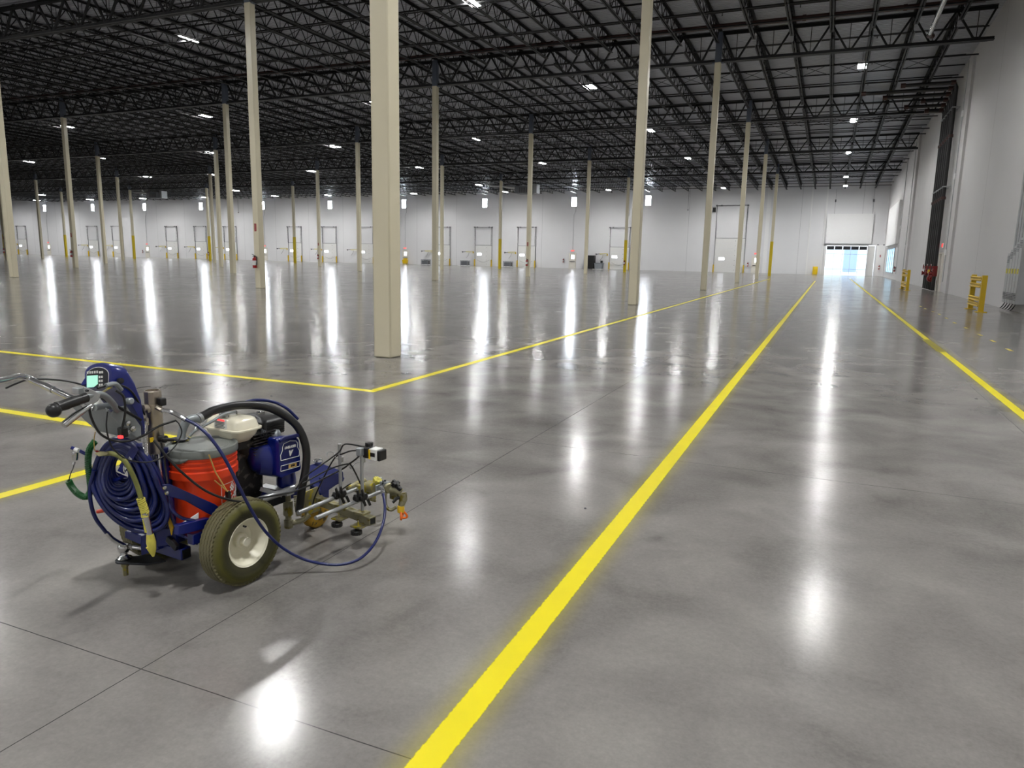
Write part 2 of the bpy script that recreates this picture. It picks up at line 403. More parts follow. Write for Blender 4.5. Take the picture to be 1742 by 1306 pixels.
# ------------------------------------------------------------------ joist girders (heavy open trusses from column to column)
def angles(mb, y0, y1, z, leg=.13, t=.018, gap=.03, up=1, axis='x'):
    """a chord of two angle bars back to back"""
    for s in (-1, 1):
        c1 = (gap/2+t/2)*s; c2 = (gap/2+leg/2)*s
        if axis == 'x':
            mb.box(((y0+y1)/2, c1, z+up*leg/2), (y1-y0, t, leg)); mb.box(((y0+y1)/2, c2, z+up*t/2), (y1-y0, leg, t))
        else:
            mb.box((c1, (y0+y1)/2, z+up*leg/2), (t, y1-y0, leg)); mb.box((c2, (y0+y1)/2, z+up*t/2), (leg, y1-y0, t))
def girder_mesh(L, n, dep):
    mb = MB(); a, b = .16, L-.16; d = L/n
    angles(mb, a, b, 0, .15, .02, up=-1); angles(mb, a, b, -dep, .15, .02, up=1)
    for k in range(n):
        x0, x1 = k*d, (k+1)*d; xm = (x0+x1)/2
        if k == 0: x0 = .2
        if k == n-1: x1 = L-.2
        mb.bar((x0, 0, -.08), (xm-.09, 0, -dep+.09), .085, .085, (0, 1, 0)); mb.bar((xm+.09, 0, -dep+.09), (x1, 0, -.08), .085, .085, (0, 1, 0))
        mb.bar((xm, 0, -.05), (xm, 0, -dep+.08), .03, .03, (0, 1, 0))
        mb.box((xm, 0, -dep+.1), (.3, .02, .16))
    return mb
protos = {}
girders = {}
for j in range(1, 6):
    i_max = {1: 3, 2: 4, 3: 6, 4: 7, 5: 9}[j]
    for i in range(-1, i_max):
        L = SX if i >= 0 else XR-CX-.12; x0 = gx(i+1) if i >= 0 else CX
        key = (round(L, 2), GDEPTH[j])
        if key not in protos:
            o = girder_mesh(L, 9 if i >= 0 else 7, GDEPTH[j]).build('joist_girder', 'black_steel', ang=0); protos[key] = o
        else:
            o = protos[key].copy(); C.objects.link(o)
        o.location = (x0, gy(j), T(gy(j)))
        bay = 'aisle columns to right wall' if i < 0 else '%s bay left of the aisle' % nth(i)
        tag(o, 'black truss girder, %s line from the camera, %s' % (nth(j-1), bay), 'girder', 'truss girders between the columns')
# ------------------------------------------------------------------ bar joists along the hall, on top of the girders
def joist_mesh(L, dep=.74):
    mb = MB()
    angles(mb, .02, L-.02, 0, .085, .012, .025, -1, 'y'); angles(mb, .55, L-.55, -dep, .08, .012, .025, 1, 'y')
    n = int(round(L/1.05)); d = (L-.7)/n; r = .012
    for k in range(n):
        y0 = .35+k*d; ym = y0+d/2
        mb.bar((0, y0, -.03), (0, ym, -dep+.03), .032, .032, (1, 0, 0)); mb.bar((0, ym, -dep+.03), (0, y0+d, -.03), .032, .032, (1, 0, 0))
        mb.bar((0, ym, -.03), (0, ym, -dep+.03), .016, .016, (1, 0, 0))
    return mb
def brace_mesh(L, w, dep=.74):
    mb = MB(); y = L/2
    mb.bar((.08, y, -.08), (w-.1, y, -dep+.07), .022); mb.bar((.08, y, -dep+.07), (w-.1, y, -.08), .022)
    return mb
DJ = SX/9
jx = [CX+(k)*(XR-CX)/7 for k in range(1, 7)]+[CX-k*DJ for k in range(0, 9*9+1)]
jlist = []
for j in range(1, 6):
    y0 = gy(j); y1 = gy(j+1) if j < 5 else YF-.02
    for n, x in enumerate(jx):
        vis = any(-60 < p[0] < W+60 and -60 < p[1] and p[2] > 0 for p in (project((x, y0+(y1-y0)*t, T(y0+(y1-y0)*t))) for t in (0, .25, .5, .75, 1)))
        if vis:
            d = math.hypot(x, (y0+y1)/2); jlist.append((d, j, n, x, y0, y1))
jlist.sort()
jp = {}; rest = MB()
for q, (d, j, n, x, y0, y1) in enumerate(jlist):
    L = y1-y0; key = round(L, 1); ang = math.atan2(T(y1)-T(y0), L); wd = DJ if n > 6 else (XR-CX)/7
    if q < 300:
        if (key, wd, n == 5) not in jp:
            o = jp[(key, wd, n == 5)] = joist_mesh(L).build('bar_joist', 'black_steel', ang=0)
            if not (n == 5): b = brace_mesh(L, wd).build('cross_brace', 'black_steel', o, ang=0)
        else: o = copy_tree(jp[(key, wd, n == 5)])
        o.location = (x, y0, T(y0)+.11); o.rotation_euler = (ang, 0, 0)
        order = sorted(jx, reverse=True).index(x)
        where = 'between girder lines %s and %s' % (nth(j-1), nth(j)) if j < 5 else 'last bay before the dock wall'
        tag(o, 'thin black roof joist, %s from the right wall, %s' % (nth(order), where), 'joist', 'bar joists under the roof deck')
    else:
        m_ = joist_mesh(L); R = Matrix.Rotation(ang, 3, 'X'); rest.add([R@V(p)+V((x, y0, T(y0)+.11)) for p in m_.v], m_.f)
if rest.v:
    o = rest.build('far_joists', 'black_steel', ang=0); tag(o, 'mass of thin black bar joists under the far left of the roof', 'joists', kind='stuff')
# ------------------------------------------------------------------ bridging rods and sprinkler branch pipes across the joists
nb = 0
for j in range(1, 6):
    y0 = gy(j); y1 = gy(j+1) if j < 5 else YF
    for t, low in ((.2, 1), (.35, 0), (.5, 2), (.65, 0), (.8, 1)):
        yy = y0+(y1-y0)*t; xl = max(XL+1, -1.75*yy-8)
        mb = MB()
        if low in (0, 1):
            z = T(yy)-.62+.0; mb.bar((xl, yy, z), (XR-.1, yy, z), .06)
            z2 = T(yy)+.04; mb.bar((xl, yy+.05, z2), (XR-.1, yy+.05, z2), .06)
            o = mb.build('bridging_rod', 'black_steel', ang=0)
            tag(o, 'long dark bridging rods across the joists, %s rods from the camera' % nth(nb), 'bridging', 'bridging rods across the joists'); nb += 1
for n, j in enumerate((1, 1, 1, 2, 2, 2, 3, 3, 3, 4, 4, 4, 5, 5)):
    k = n % 3 if j < 5 else n-12; y0 = gy(j); L = SY if j < 5 else YF-y0
    yy = y0+L*(.12+.31*k); xl = max(XL+1, -1.75*yy-8); z = T(yy)-.28
    o = MB().tube([(xl, yy, z), (XR-.5, yy, z)], .03, 6).build('sprinkler_pipe', 'black_pipe')
    hd = MB(); x = XR-1.6
    while x > xl:
        hd.tube([(x, yy, z), (x, yy, z-.12)], .018, 5); hd.box((x, yy, z-.13), (.05, .05, .02)); x -= 3.2
    hd.build('sprinkler_head', 'black_pipe', o)
    tag(o, 'slim black sprinkler branch pipe with hanging heads, %s from the camera' % nth(n), 'pipe', 'sprinkler branch pipes')
o = MB().tube([(-75, gy(2)-1.7, T(gy(2))-.22), (XR-1.0, gy(2)-1.7, T(gy(2))-.22)], .11, 12).build('sprinkler_main', 'rust_pipe')
for k in range(20): MB().tube([(XR-4-k*4, gy(2)-1.7, T(gy(2))-.22), (XR-3.85-k*4, gy(2)-1.7, T(gy(2))-.22)], .135, 12).build('coupling', 'rust_pipe', o)
tag(o, 'thick dark red sprinkler main pipe running just before the second girder line', 'pipe')

# ------------------------------------------------------------------ high-bay lamps
def make_lamp():
    r = empty('high_bay_lamp', (0, 0, 0), '', 'lamp', 'twin strip high bay lamps')
    MB().box((0, 0, .05), (.44, 1.24, .06)).box((.215, 0, .0), (.01, 1.24, .05)).box((-.215, 0, .0), (.01, 1.24, .05)).box((0, .615, 0), (.44, .01, .05)).box((0, -.615, 0), (.44, .01, .05)).build('housing', 'lamp_housing', r, bevel=.01)
    for s in (-1, 1): MB().box((s*.11, 0, .0), (.16, 1.18, .066)).build('lens', 'lamp_lens', r)
    h = MB()
    for s in (-1, 1): h.tube([(0, s*.5, .08), (0, s*.5, .62)], .006, 5)
    h.build('hanger', 'black_steel', r)
    ld = bpy.data.lights.new('lamp_beam', 'AREA'); ld.shape = 'RECTANGLE'; ld.size = .36; ld.size_y = 1.16; ld.energy = LAMP_W; ld.spread = math.radians(150); ld.color = (1, 1, .985)
    lo = bpy.data.objects.new('lamp_beam', ld); C.objects.link(lo); lo.parent = r; lo.location = (0, 0, -.045)
    return r
LAMP_W = 330
ROWS = [(29.2, None, [.63, -14.8, -30.8]), (44.8, None, [.63, -14.4, -30.0, -45.8, -61.7]), (59.4, None, [.63, -14.0, -29.3, -44.4, -60.1, -76.8, -88.9]),
        (73.9, None, [.63, -13.6, -28.8, -43.7, -58.6, -74.7, -86.4, -101.7, -117.0]), (87.4, 10.6, [.7, -42.8, -83.9, -104.0, -128.2, -145.0]),
        (95.4, 10.42, [.8, -13.0, -27.7, -42.6, -57.4, -72.9, -83.4, -98.4, -113.1, -126.7, -141.5, -156.0]),  # outermost left lamps of the far rows added to brighten the wall end
        (15.2, None, [.63, -13.9, -29.0, -44.1, -59.3, -75.0]), (-.6, None, [.63, -13.9, -29.0, -44.1, -59.3, -75.0]), (-15.5, None, [.63, -13.9, -29.0, -44.1, -59.3, -75.0])]
lamp0 = None
for b, (ly0, lz, xs) in enumerate(ROWS):
    for a, lx in enumerate(xs):
        ly = 11.2 if (a == 0 and b == 6) else ly0  # unseen aisle lamp, added off its row to brighten the foreground
        if lamp0 is None: o = lamp0 = make_lamp()
        else: o = copy_tree(lamp0)
        o.location = (lx, ly, lz or T(ly)-.5)
        if b < 6: o['label'] = 'bright twin-strip roof lamp, %s from the right in the %s lamp row from the camera' % (nth(a), nth(b))
        else: o['label'] = 'unseen twin-strip roof lamp, %s row back, %s from the right' % (nth(b-6), nth(a))
# ------------------------------------------------------------------ dock wall fittings
K = YF/100
def far_x(x100): return x100*K
# high windows
for n, x in enumerate(WINX):
    x *= K
    f = MB()
    for s in (-1, 1): f.box((x+s*.4, YF-.03, 9.45), (.06, .06, 1.34)); f.box((x, YF-.03, 9.45+s*.65), (.86, .06, .06))
    fo = f.build('window_%d' % (n+1), 'white_paint', ang=0); structure(fo)
    MB().box((x, YF-.02, 9.45), (.76, .02, 1.26)).build('window_pane', 'lit_window', fo, ang=0)
f = MB()
for s in (-1, 1): f.box((-23.4*K+s*.4, YF-.03, 9.5), (.06, .06, 1.34)); f.box((-23.4*K, YF-.03, 9.5+s*.65), (.86, .06, .06))
fo = f.build('window_10', 'white_paint', ang=0); structure(fo)
MB().box((-23.4*K, YF-.02, 9.5), (.76, .02, 1.26)).build('window_pane', 'lit_window', fo, ang=0)

DOCKX = [-155.24, -134.05, -127.17, -113.06, -105.95, -98.99, -84.77, -77.62, -70.4, -56.5, -49.43, -42.44, -28.47]
def make_dock(w=2.85, h=3.1, top=5.85, big=False):
    r = empty('dock_door', (0, 0, 0), '', 'dock door', 'sectional dock doors on the far wall')
    lf = MB()
    n = 5 if not big else 7
    for k in range(n): lf.box((w/2, -.06, (k+.5)*h/n), (w-.06, .05, h/n-.025))
    lf.build('door_leaf', 'door_white', r)
    MB().box((w/2, -.02, h+.05), (w, .08, .04)).build('header', 'track_dark', r)
    MB().box((w*.25, -.1, 1.78), (.72, .03, .3)).build('door_window', 'lit_door_window', r)
    tr = MB()
    for s, x in ((-1, 0), (1, w)):
        tr.box((x, -.1, top/2), (.04, .08, top))
        for k in range(5): tr.box((x+s*.02, -.2, h+.3+k*(top-h-.4)/4), (.04, .2, .03))
        tr.bar((x-s*.1, -.3, h), (x, -.3, top), .03)
        MB().box((x, -.25, .5), (.15, .2, 1.0)).build('track_guard', 'guard_yellow', r, bevel=.02)
    tr.build('track', 'track_dark', r)
    sh = MB().tube([(-.1, -.25, top), (w+.1, -.25, top)], .035, 8)
    for x in (-.05, w*.15, w*.85, w+.05): sh.tube([(x-.1, -.25, top), (x+.1, -.25, top)], .075, 8)
    sh.build('spring_shaft', 'track_dark', r)
    kb = MB()
    for k in range(n): kb.box((w*.68, -.1, (k+.5)*h/n), (.07, .03, .05))
    kb.build('hinge', 'track_dark', r)
    if not big:
        ch = MB().tube([(.35+.1*k, -.13, .95-.35*sin(PI*k/21)) for k in range(22)], .012, 5); ch.build('pull_chain', 'track_dark', r)
    return r
mat('pale_arm', (206, 196, 132), .45)
def make_dock_light():
    r = empty('dock_light', (0, 0, 0), '', 'dock light', 'swing-arm dock lights beside the doors')
    MB().box((0, -.06, 2.05), (.14, .1, .3)).build('wall_bracket', 'guard_yellow', r)
    a = MB().bar((0, -.1, 2.2), (-.95, -.75, 2.15), .1); a.bar((0, -.1, 1.95), (-.95, -.75, 2.1), .05); a.build('arm', 'pale_arm', r)
    h = MB().tube([(-.95, -.75, 2.15), (-1.25, -1.0, 2.1)], [.04, .04], 8); h.lathe([(.05, -.1), (.13, .1)], 12, (-1.3, -1.05, 2.1), (-.5, -.5, -.2)); h.build('lamp_head', 'track_dark', r)
    MB().tube([(-.5, -.4, 2.05), (-.62, -.5, 1.6), (-.9, -.6, 1.2)], .02, 5).build('power_lead', 'track_dark', r)
    return r
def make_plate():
    return MB().box((0, 0, .012), (2.1, 1.6, .024)).build('leveler_glare_plate', 'pale_plate')  # near-white colour stands in for daylight glare on the dock plates
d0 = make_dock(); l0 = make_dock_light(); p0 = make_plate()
def dn(n, tot): return nth(tot-1-n)
for n, x in enumerate(DOCKX):
    X = far_x(x)
    o = d0 if n == 0 else copy_tree(d0)
    o.location = (X, YF, 0); o['label'] = 'white sectional dock door with small bright window, %s from the right' % dn(n, len(DOCKX))
    o = l0 if n == 0 else copy_tree(l0)
    o.location = (X-.35, YF, 0); o['label'] = 'yellowish swing-arm dock light left of the %s dock door from the right' % dn(n, len(DOCKX))
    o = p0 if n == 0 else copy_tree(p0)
    o.location = (X-.6, YF-2.0, 0); tag(o, 'pale steel plate with painted daylight glare before the %s dock door from the right' % dn(n, len(DOCKX)), 'floor plate', 'pale floor plates at the docks')
# the tall drive-in door near the right end
b = make_dock(3.9, 4.45, 8.75, True); b.name = 'drive_in_door'; b.location = (-14.5, YF, 0); b['label'] = 'tall white drive-in door with dark tracks left of the glazed entrance'; b['category'] = 'drive-in door'; del b['group']
m_ = MB().box((-.35, -.25, 8.2), (.35, .4, .55)); m_.build('door_motor', 'black_plastic', b)
# crates, cabinet, bins
def make_crate(w=1.15, d=.9, h=.82):
    mb = MB()
    for x in (-w/2, w/2):
        for y in (-d/2, d/2): mb.box((x, y, h/2), (.06, .06, h))
    for z in (.1, h-.03):
        for y in (-d/2, d/2): mb.box((0, y, z), (w, .04, .05))
        for x in (-w/2, w/2): mb.box((x, 0, z), (.04, d, .05))
    r = mb.build('wire_crate', 'crate_grey', ang=0)
    for y in (-d/2, d/2):
        s = MB()
        for k in range(1, 12): s.box((-w/2+k*w/12, y, h/2), (.02, .02, h-.1))
        for k in range(1, 6): s.box((0, y, k*h/6), (w, .02, .015))
        s.build('wire_panel', 'crate_grey', r, ang=0)
    MB().box((0, 0, .38), (w-.1, d-.1, .6)).build('contents', 'track_dark', r, bevel=.03)
    return r
c0 = make_crate()
for n, (x, lab) in enumerate(((-57.9+-.55, 'grey wire crate by the dock wall just right of the large cream column'), (-51.5, 'grey wire crate left of the dock door third from the right'), (-44.3, 'grey wire crate left of the dock door second from the right'))):
    o = c0 if n == 0 else copy_tree(c0); o.location = (x, YF-1.3, 0); tag(o, lab, 'crate', 'wire crates along the dock wall')
r = empty('storage_cabinet', (-31.75, YF-.65, 0), 'black tall cabinet against the dock wall', 'cabinet')
MB().box((0, 0, .98), (1.42, .8, 1.86)).build('body', 'black_plastic', r, bevel=.02)
for s in (-1, 1): MB().box((s*.34, -.41, .98), (.62, .03, 1.74)).build('cabinet_door', 'black_plastic', r, bevel=.01)
MB().box((0, 0, .03), (1.3, .7, .06)).build('plinth', 'track_dark', r)
r = empty('tote_bin', (-30.35, YF-.8, 0), 'grey plastic tote bin right of the black cabinet', 'bin')
MB().loft([[(sx*w_, sy*d_, z) for sx, sy in ((-1, -1), (1, -1), (1, 1), (-1, 1))] for w_, d_, z in ((.5, .36, .02), (.58, .42, .78), (.62, .46, .8), (.62, .46, .86), (.56, .4, .86), (.5, .35, .2))]).build('tub', 'crate_grey', r, ang=0)
MB().box((.36, .1, 1.02), (.3, .3, .36)).build('black_box', 'black_plastic', r, bevel=.02)
r = empty('mop_bucket', (-62.6, YF-.7, 0), 'yellow mop bucket against the dock wall right of an exit door', 'bucket')
MB().loft([[(sx*w_, sy*d_, z) for sx, sy in ((-1, -1), (1, -1), (1, 1), (-1, 1))] for w_, d_, z in ((.3, .25, .08), (.4, .33, .7), (.36, .3, .7), (.27, .22, .15))]).build('tub', 'barrel_yellow', r, ang=0)
MB().box((0, .1, .82), (.6, .3, .22)).build('wringer', 'barrel_yellow', r, bevel=.03)
for sx in (-1, 1): MB().lathe([(.05, -.02), (.05, .02)], 10, (sx*.25, 0, .05), (1, 0, 0)).build('caster', 'track_dark', r)
r = empty('barrel', (-1.75, YF-.6, 0), 'yellow barrel on the floor left of the glazed entrance', 'barrel')
MB().lathe([(.27, .02), (.3, .05), (.3, .35), (.315, .37), (.3, .39), (.3, .62), (.315, .64), (.3, .66), (.3, .94), (.29, .96)], 24).build('drum', 'barrel_yellow', r)
MB().lathe([(.31, .95), (.31, 1.0), (.27, 1.02)], 24).build('lid', 'barrel_yellow', r)
# exit doors
EX = [-145.9, -118.17, -89.97, -61.74, -33.94, -8.91]
for n, x in enumerate(EX):
    X = far_x(x); fr = MB()
    for s in (-1, 1): fr.box((X+s*.5, YF-.04, 1.07), (.08, .1, 2.14))
    fr.box((X, YF-.04, 2.17), (1.08, .1, .08)); fo = structure(fr.build('door_%d' % (n+1), 'door_beige', ang=0))
    MB().box((X, YF-.03, 1.06), (.92, .05, 2.1)).build('door_leaf', 'door_beige', fo, ang=0)
    MB().box((X+.05, YF-.07, 1.65), (.42, .03, .55)).build('door_window', 'lit_door_window', fo, ang=0)
    MB().box((X, YF-.1, .98), (.8, .06, .08)).build('panic_bar', 'track_dark', fo, ang=0)
    s = empty('exit_sign', (X, YF-.06, 2.52), 'red exit sign over the %s exit door from the right on the dock wall' % nth(len(EX)-1-n), 'exit sign', 'exit signs on the dock wall')
    MB().box((0, 0, 0), (.5, .06, .3)).build('sign_case', 'label_white', s, bevel=.01)
    text_obj('sign_lettering', 'EXIT', .26, 'exit_red', s, (0, -.034, 0), (1, 0, 0), (0, 0, 1), extrude=.004, bold=.006)
    cd = MB().tube([(X, YF-.03, 2.7), (X, YF-.03, 7.6), (X+.28, YF-.03, 8.2), (X+.32, YF-.03, T(YF)-.3)], .022, 6).build('conduit', 'galvanised')
    tag(cd, 'thin grey conduit up the dock wall above the %s exit door from the right' % nth(len(EX)-1-n), 'conduit', 'conduits above the exit doors')
# ------------------------------------------------------------------ fire extinguishers
def make_ext():
    r = empty('fire_extinguisher', (0, 0, 0), '', 'fire extinguisher', 'red fire extinguishers')
    MB().lathe([(.02, .0), (.085, .005), (.09, .02), (.09, .36), (.075, .41), (.03, .44), (.03, .47)], 20).build('cylinder', 'red_paint', r)
    v = MB().box((0, 0, .49), (.05, .06, .05)); v.bar((0, -.02, .53), (0, -.14, .57), .03, .012); v.bar((0, -.02, .5), (0, -.12, .49), .03, .012); v.build('valve_handle', 'black_plastic', r)
    MB().tube([(.03, 0, .49), (.11, -.02, .46), (.115, -.02, .3), (.1, -.02, .12)], [.014, .014, .014, .02], 8, sm=4).build('hose', 'black_rubber', r)
    MB().lathe([(.0915, .12), (.0915, .31)], 20, cap=False).build('label_band', 'label_white', r)
    MB().box((0, .1, .3), (.07, .03, .34)).build('wall_bracket', 'track_dark', r)
    return r
def make_sign():
    r = empty('extinguisher_sign', (0, 0, 0), '', 'sign', 'fire extinguisher signs')
    MB().box((0, 0, 0), (.1, .012, .31)).build('plate', 'red_paint', r)
    text_obj('sign_lettering', 'FIRE EXTINGUISHER', .03, 'label_white', r, (0, -.008, 0), (0, 0, 1), (-1, 0, 0), extrude=.001)
    return r
e0 = make_ext(); s0 = make_sign(); cnt = 0
for i, j, nm in ((1, 1, 'the column left of the big near column'), (3, 2, 'the second column from the left edge'), (1, 3, 'the cream column before the second dock door from right'), (3, 4, 'the cream column among the middle left dock doors'), (5, 3, 'the leftmost far cream column'), (1, 5, 'the yellow-footed column second from the right'), (5, 5, 'the yellow-footed column sixth from the right')):
    x = gx(i); y = gy(j)-.1475-.1
    o = e0 if cnt == 0 else copy_tree(e0); o.location = (x-.02, y-.02, .83); o['label'] = 'red fire extinguisher hung on '+nm
    if j != 5:
        o = s0 if cnt == 0 else copy_tree(s0); o.location = (x-.02, gy(j)-.1475-.007, 2.48); o['label'] = 'small red sign high on '+nm
    cnt += 1
for X, nm in ((far_x(-35.0)-.3, 'left of the exit door right of centre'), (far_x(-9.9), 'left of the rightmost exit door'), (far_x(-119.4), 'left of the exit door at the far left')):
    o = copy_tree(e0); o.location = (X, YF-.12, .85); o['label'] = 'fire extinguisher on the dock wall '+nm
# ------------------------------------------------------------------ air handlers hung under the roof
def make_heater():
    r = empty('air_unit', (0, 0, 0), '', 'air unit', 'air handling units hung near the dock wall')
    MB().box((0, 0, 0), (2.2, 2.0, .9)).build('casing', 'crate_grey', r, bevel=.03)
    MB().box((1.4, 0, .1), (.5, 1.1, 1.1)).build('outlet_hood', 'galvanised', r, bevel=.03)
    g = MB()
    for k in range(5): g.box((-.4+k*.3, -1.02, -.05), (.2, .04, .6))
    g.build('louver', 'track_dark', r)
    d = MB().tube([(-1.2, 0, .3), (-2.6, -.4, .45), (-4.6, -.8, .6), (-5.2, -.9, 1.4)], .13, 10, sm=4); d.tube([(-1.2, .5, .3), (-3.0, .2, .5), (-3.6, .1, 1.5)], .13, 10, sm=4); d.build('flue_pipe', 'galvanised', r)
    for x in (-1, 1):
        for y in (-.8, .8): MB().tube([(x, y, .4), (x, y, 1.55)], .02, 5).build('hanger', 'black_steel', r)
    return r
h0 = make_heater(); h0.location = (-98.8, 86, 9.95); h0['label'] = 'grey air unit with pipes hung under the roof at the far left'
h1 = copy_tree(h0); h1.location = (-35.6, 86, 9.7); h1['label'] = 'grey air unit hung under the roof behind the column right of centre'
# small hanging cords on the wall
for n, (x, zt) in enumerate(((-95.5, 8.3), (-18.0, 8.2))):
    o = MB().tube([(x*K, YF-.1, T(YF)-.6), (x*K, YF-.1, zt)], .018, 5); o.ball((x*K, YF-.1, zt), .08, 8); o = o.build('pull_cord', 'track_dark'); tag(o, 'thin dark cord with a knob hanging by the dock wall, %s' % ('far left' if n == 0 else 'left of the drive-in door'), 'cord')

# ------------------------------------------------------------------ glazed entrance in the far right corner
fr = MB()
fr.box((VX0+.12, YF+.02, VZ/2), (.24, .3, VZ)); fr.box((1.6, YF+.02, VZ-.06), (5.0, .3, .12)); fr.box((4.1, YF+.02, VZ/2), (.1, .3, VZ))
fo = structure(fr.build('door_7', 'white_paint', ang=0))
gx0, gx1 = VX0+.24, 4.05; pw = (gx1-gx0)/5
for k in range(5):
    xc = gx0+(k+.5)*pw
    MB().box((xc, YF+.1, 1.6), (pw-.06, .02, 3.14)).build('glass_pane', 'pane_glass', fo, ang=0)
    MB().box((xc, YF+.1, 3.42), (pw-.1, .04, .4)).build('transom_pane', 'panel_black', fo, ang=0)
    if k: MB().box((gx0+k*pw, YF+.1, 1.85), (.035 if 1 else 0, .08, 3.6)).build('mullion', 'galvanised', fo, ang=0)
for z in (.75, 2.65, 3.2): MB().box(((gx0+gx1)/2, YF+.1, z), (gx1-gx0, .06, .035 if z < 3 else .05)).build('transom_bar', 'galvanised', fo, ang=0)
dl = MB().box((4.52, YF+.04, 1.84), (.76, .06, 3.68)).build('side_panel', 'door_white', fo, ang=0)
structure(MB().box((1.75, YF-.16, 5.76), (5.3, .32, 3.64)).build('trim_6', 'white_paint', ang=0))
br = MB()
for x in (-.1, 4.2):
    br.box((x, YF-.1, 9.2), (.16, .18, .3)); br.tube([(x, YF-.05, 7.6), (x, YF-.05, 10.6)], .012, 5)
tag(br.build('ceiling_anchor', 'track_dark', ang=0), 'small dark wall brackets with thin cables high above the glazed entrance', 'bracket')
r = empty('entry_kiosk', (5.42, 100.6, 0), 'white boxed partition beside the glazed entrance in the far corner', 'partition')
MB().box((0, 0, 1.86), (.94, 2.6, 3.72)).build('body', 'white_paint', r, bevel=.02)
kb = MB()
for k in (-.35, .3): kb.box((k, -.9, 3.78), (.2, .3, .12))
kb.build('top_bracket', 'track_dark', r)
MB().box((0, -1.31, 2.45), (.1, .02, .3)).build('notice', 'red_paint', r)
o = copy_tree(e0); o.location = (5.4, 99.16, .85); o['label'] = 'fire extinguisher on the white partition beside the glazed entrance'
# outside the entrance: sunlit yard and a pale blue building
structure(MB().box((-2, 132, -.12), (130, 59, .2)).build('ground', 'pale_plate', ang=0))
r = empty('warehouse_building', (1.6, 150, 0), 'pale blue building seen outside through the glass entrance', 'building')
mat('blue_cladding', (196, 212, 242), .6, var=.04)
MB().box((1.7, 4, 2.2), (2.2, 8, 4.4)).build('wall', 'blue_cladding', r)
MB().box((1.7, 4, 4.5), (2.4, 8.2, .2)).build('roof', 'white_paint', r)

# ------------------------------------------------------------------ right wall: window, panel, door, risers, cabinets
fr = MB(); WY0, WY1, WZ0, WZ1 = 84.2, 94.4, .62, 3.16
for y in (WY0, WY1): fr.box((XR-.03, y, (WZ0+WZ1)/2), (.08, .12, WZ1-WZ0+.1))
for z in (WZ0, WZ1): fr.box((XR-.03, (WY0+WY1)/2, z), (.08, WY1-WY0+.1, .1))
for k in range(1, 4): fr.box((XR-.03, WY0+k*(WY1-WY0)/4, (WZ0+WZ1)/2), (.06, .1, WZ1-WZ0))
fo = structure(fr.build('window_11', 'galvanised', ang=0))
mat('blue_daylight', (168, 208, 232), .3, emit=1.1)
for k in range(4): MB().box((XR-.01, WY0+(k+.5)*(WY1-WY0)/4, (WZ0+WZ1)/2), (.015, (WY1-WY0)/4-.1, WZ1-WZ0-.1)).build('window_pane', 'blue_daylight', fo, ang=0)
structure(MB().box((XR-.12, 88.7, 5.6), (.24, 14.3, 4.2)).build('trim_7', 'white_paint', ang=0))
fr = MB().box((XR-.05, 48.4, 1.07), (.12, .08, 2.16)); fr.box((XR-.05, 49.55, 1.07), (.12, .08, 2.16)); fr.box((XR-.05, 48.97, 2.18), (.12, 1.24, .08))
fo = structure(fr.build('door_8', 'door_beige', ang=0)); MB().box((XR-.04, 48.97, 1.06), (.06, 1.1, 2.1)).build('door_leaf', 'door_beige', fo, ang=0)
s = empty('exit_sign', (XR-.05, 48.95, 2.62), 'red exit sign over the beige door behind the black riser pipes', 'exit sign')
MB().box((0, 0, 0), (.06, .5, .3)).build('sign_case', 'label_white', s, bevel=.01)
text_obj('sign_lettering', 'EXIT', .26, 'exit_red', s, (-.034, 0, 0), (0, -1, 0), (0, 0, 1), extrude=.004, bold=.006)
o = copy_tree(e0); o.location = (XR-.12, 80.9, .8); o.rotation_euler = (0, 0, -PI/2); o['label'] = 'red fire extinguisher on the right wall beside the tall blue window'
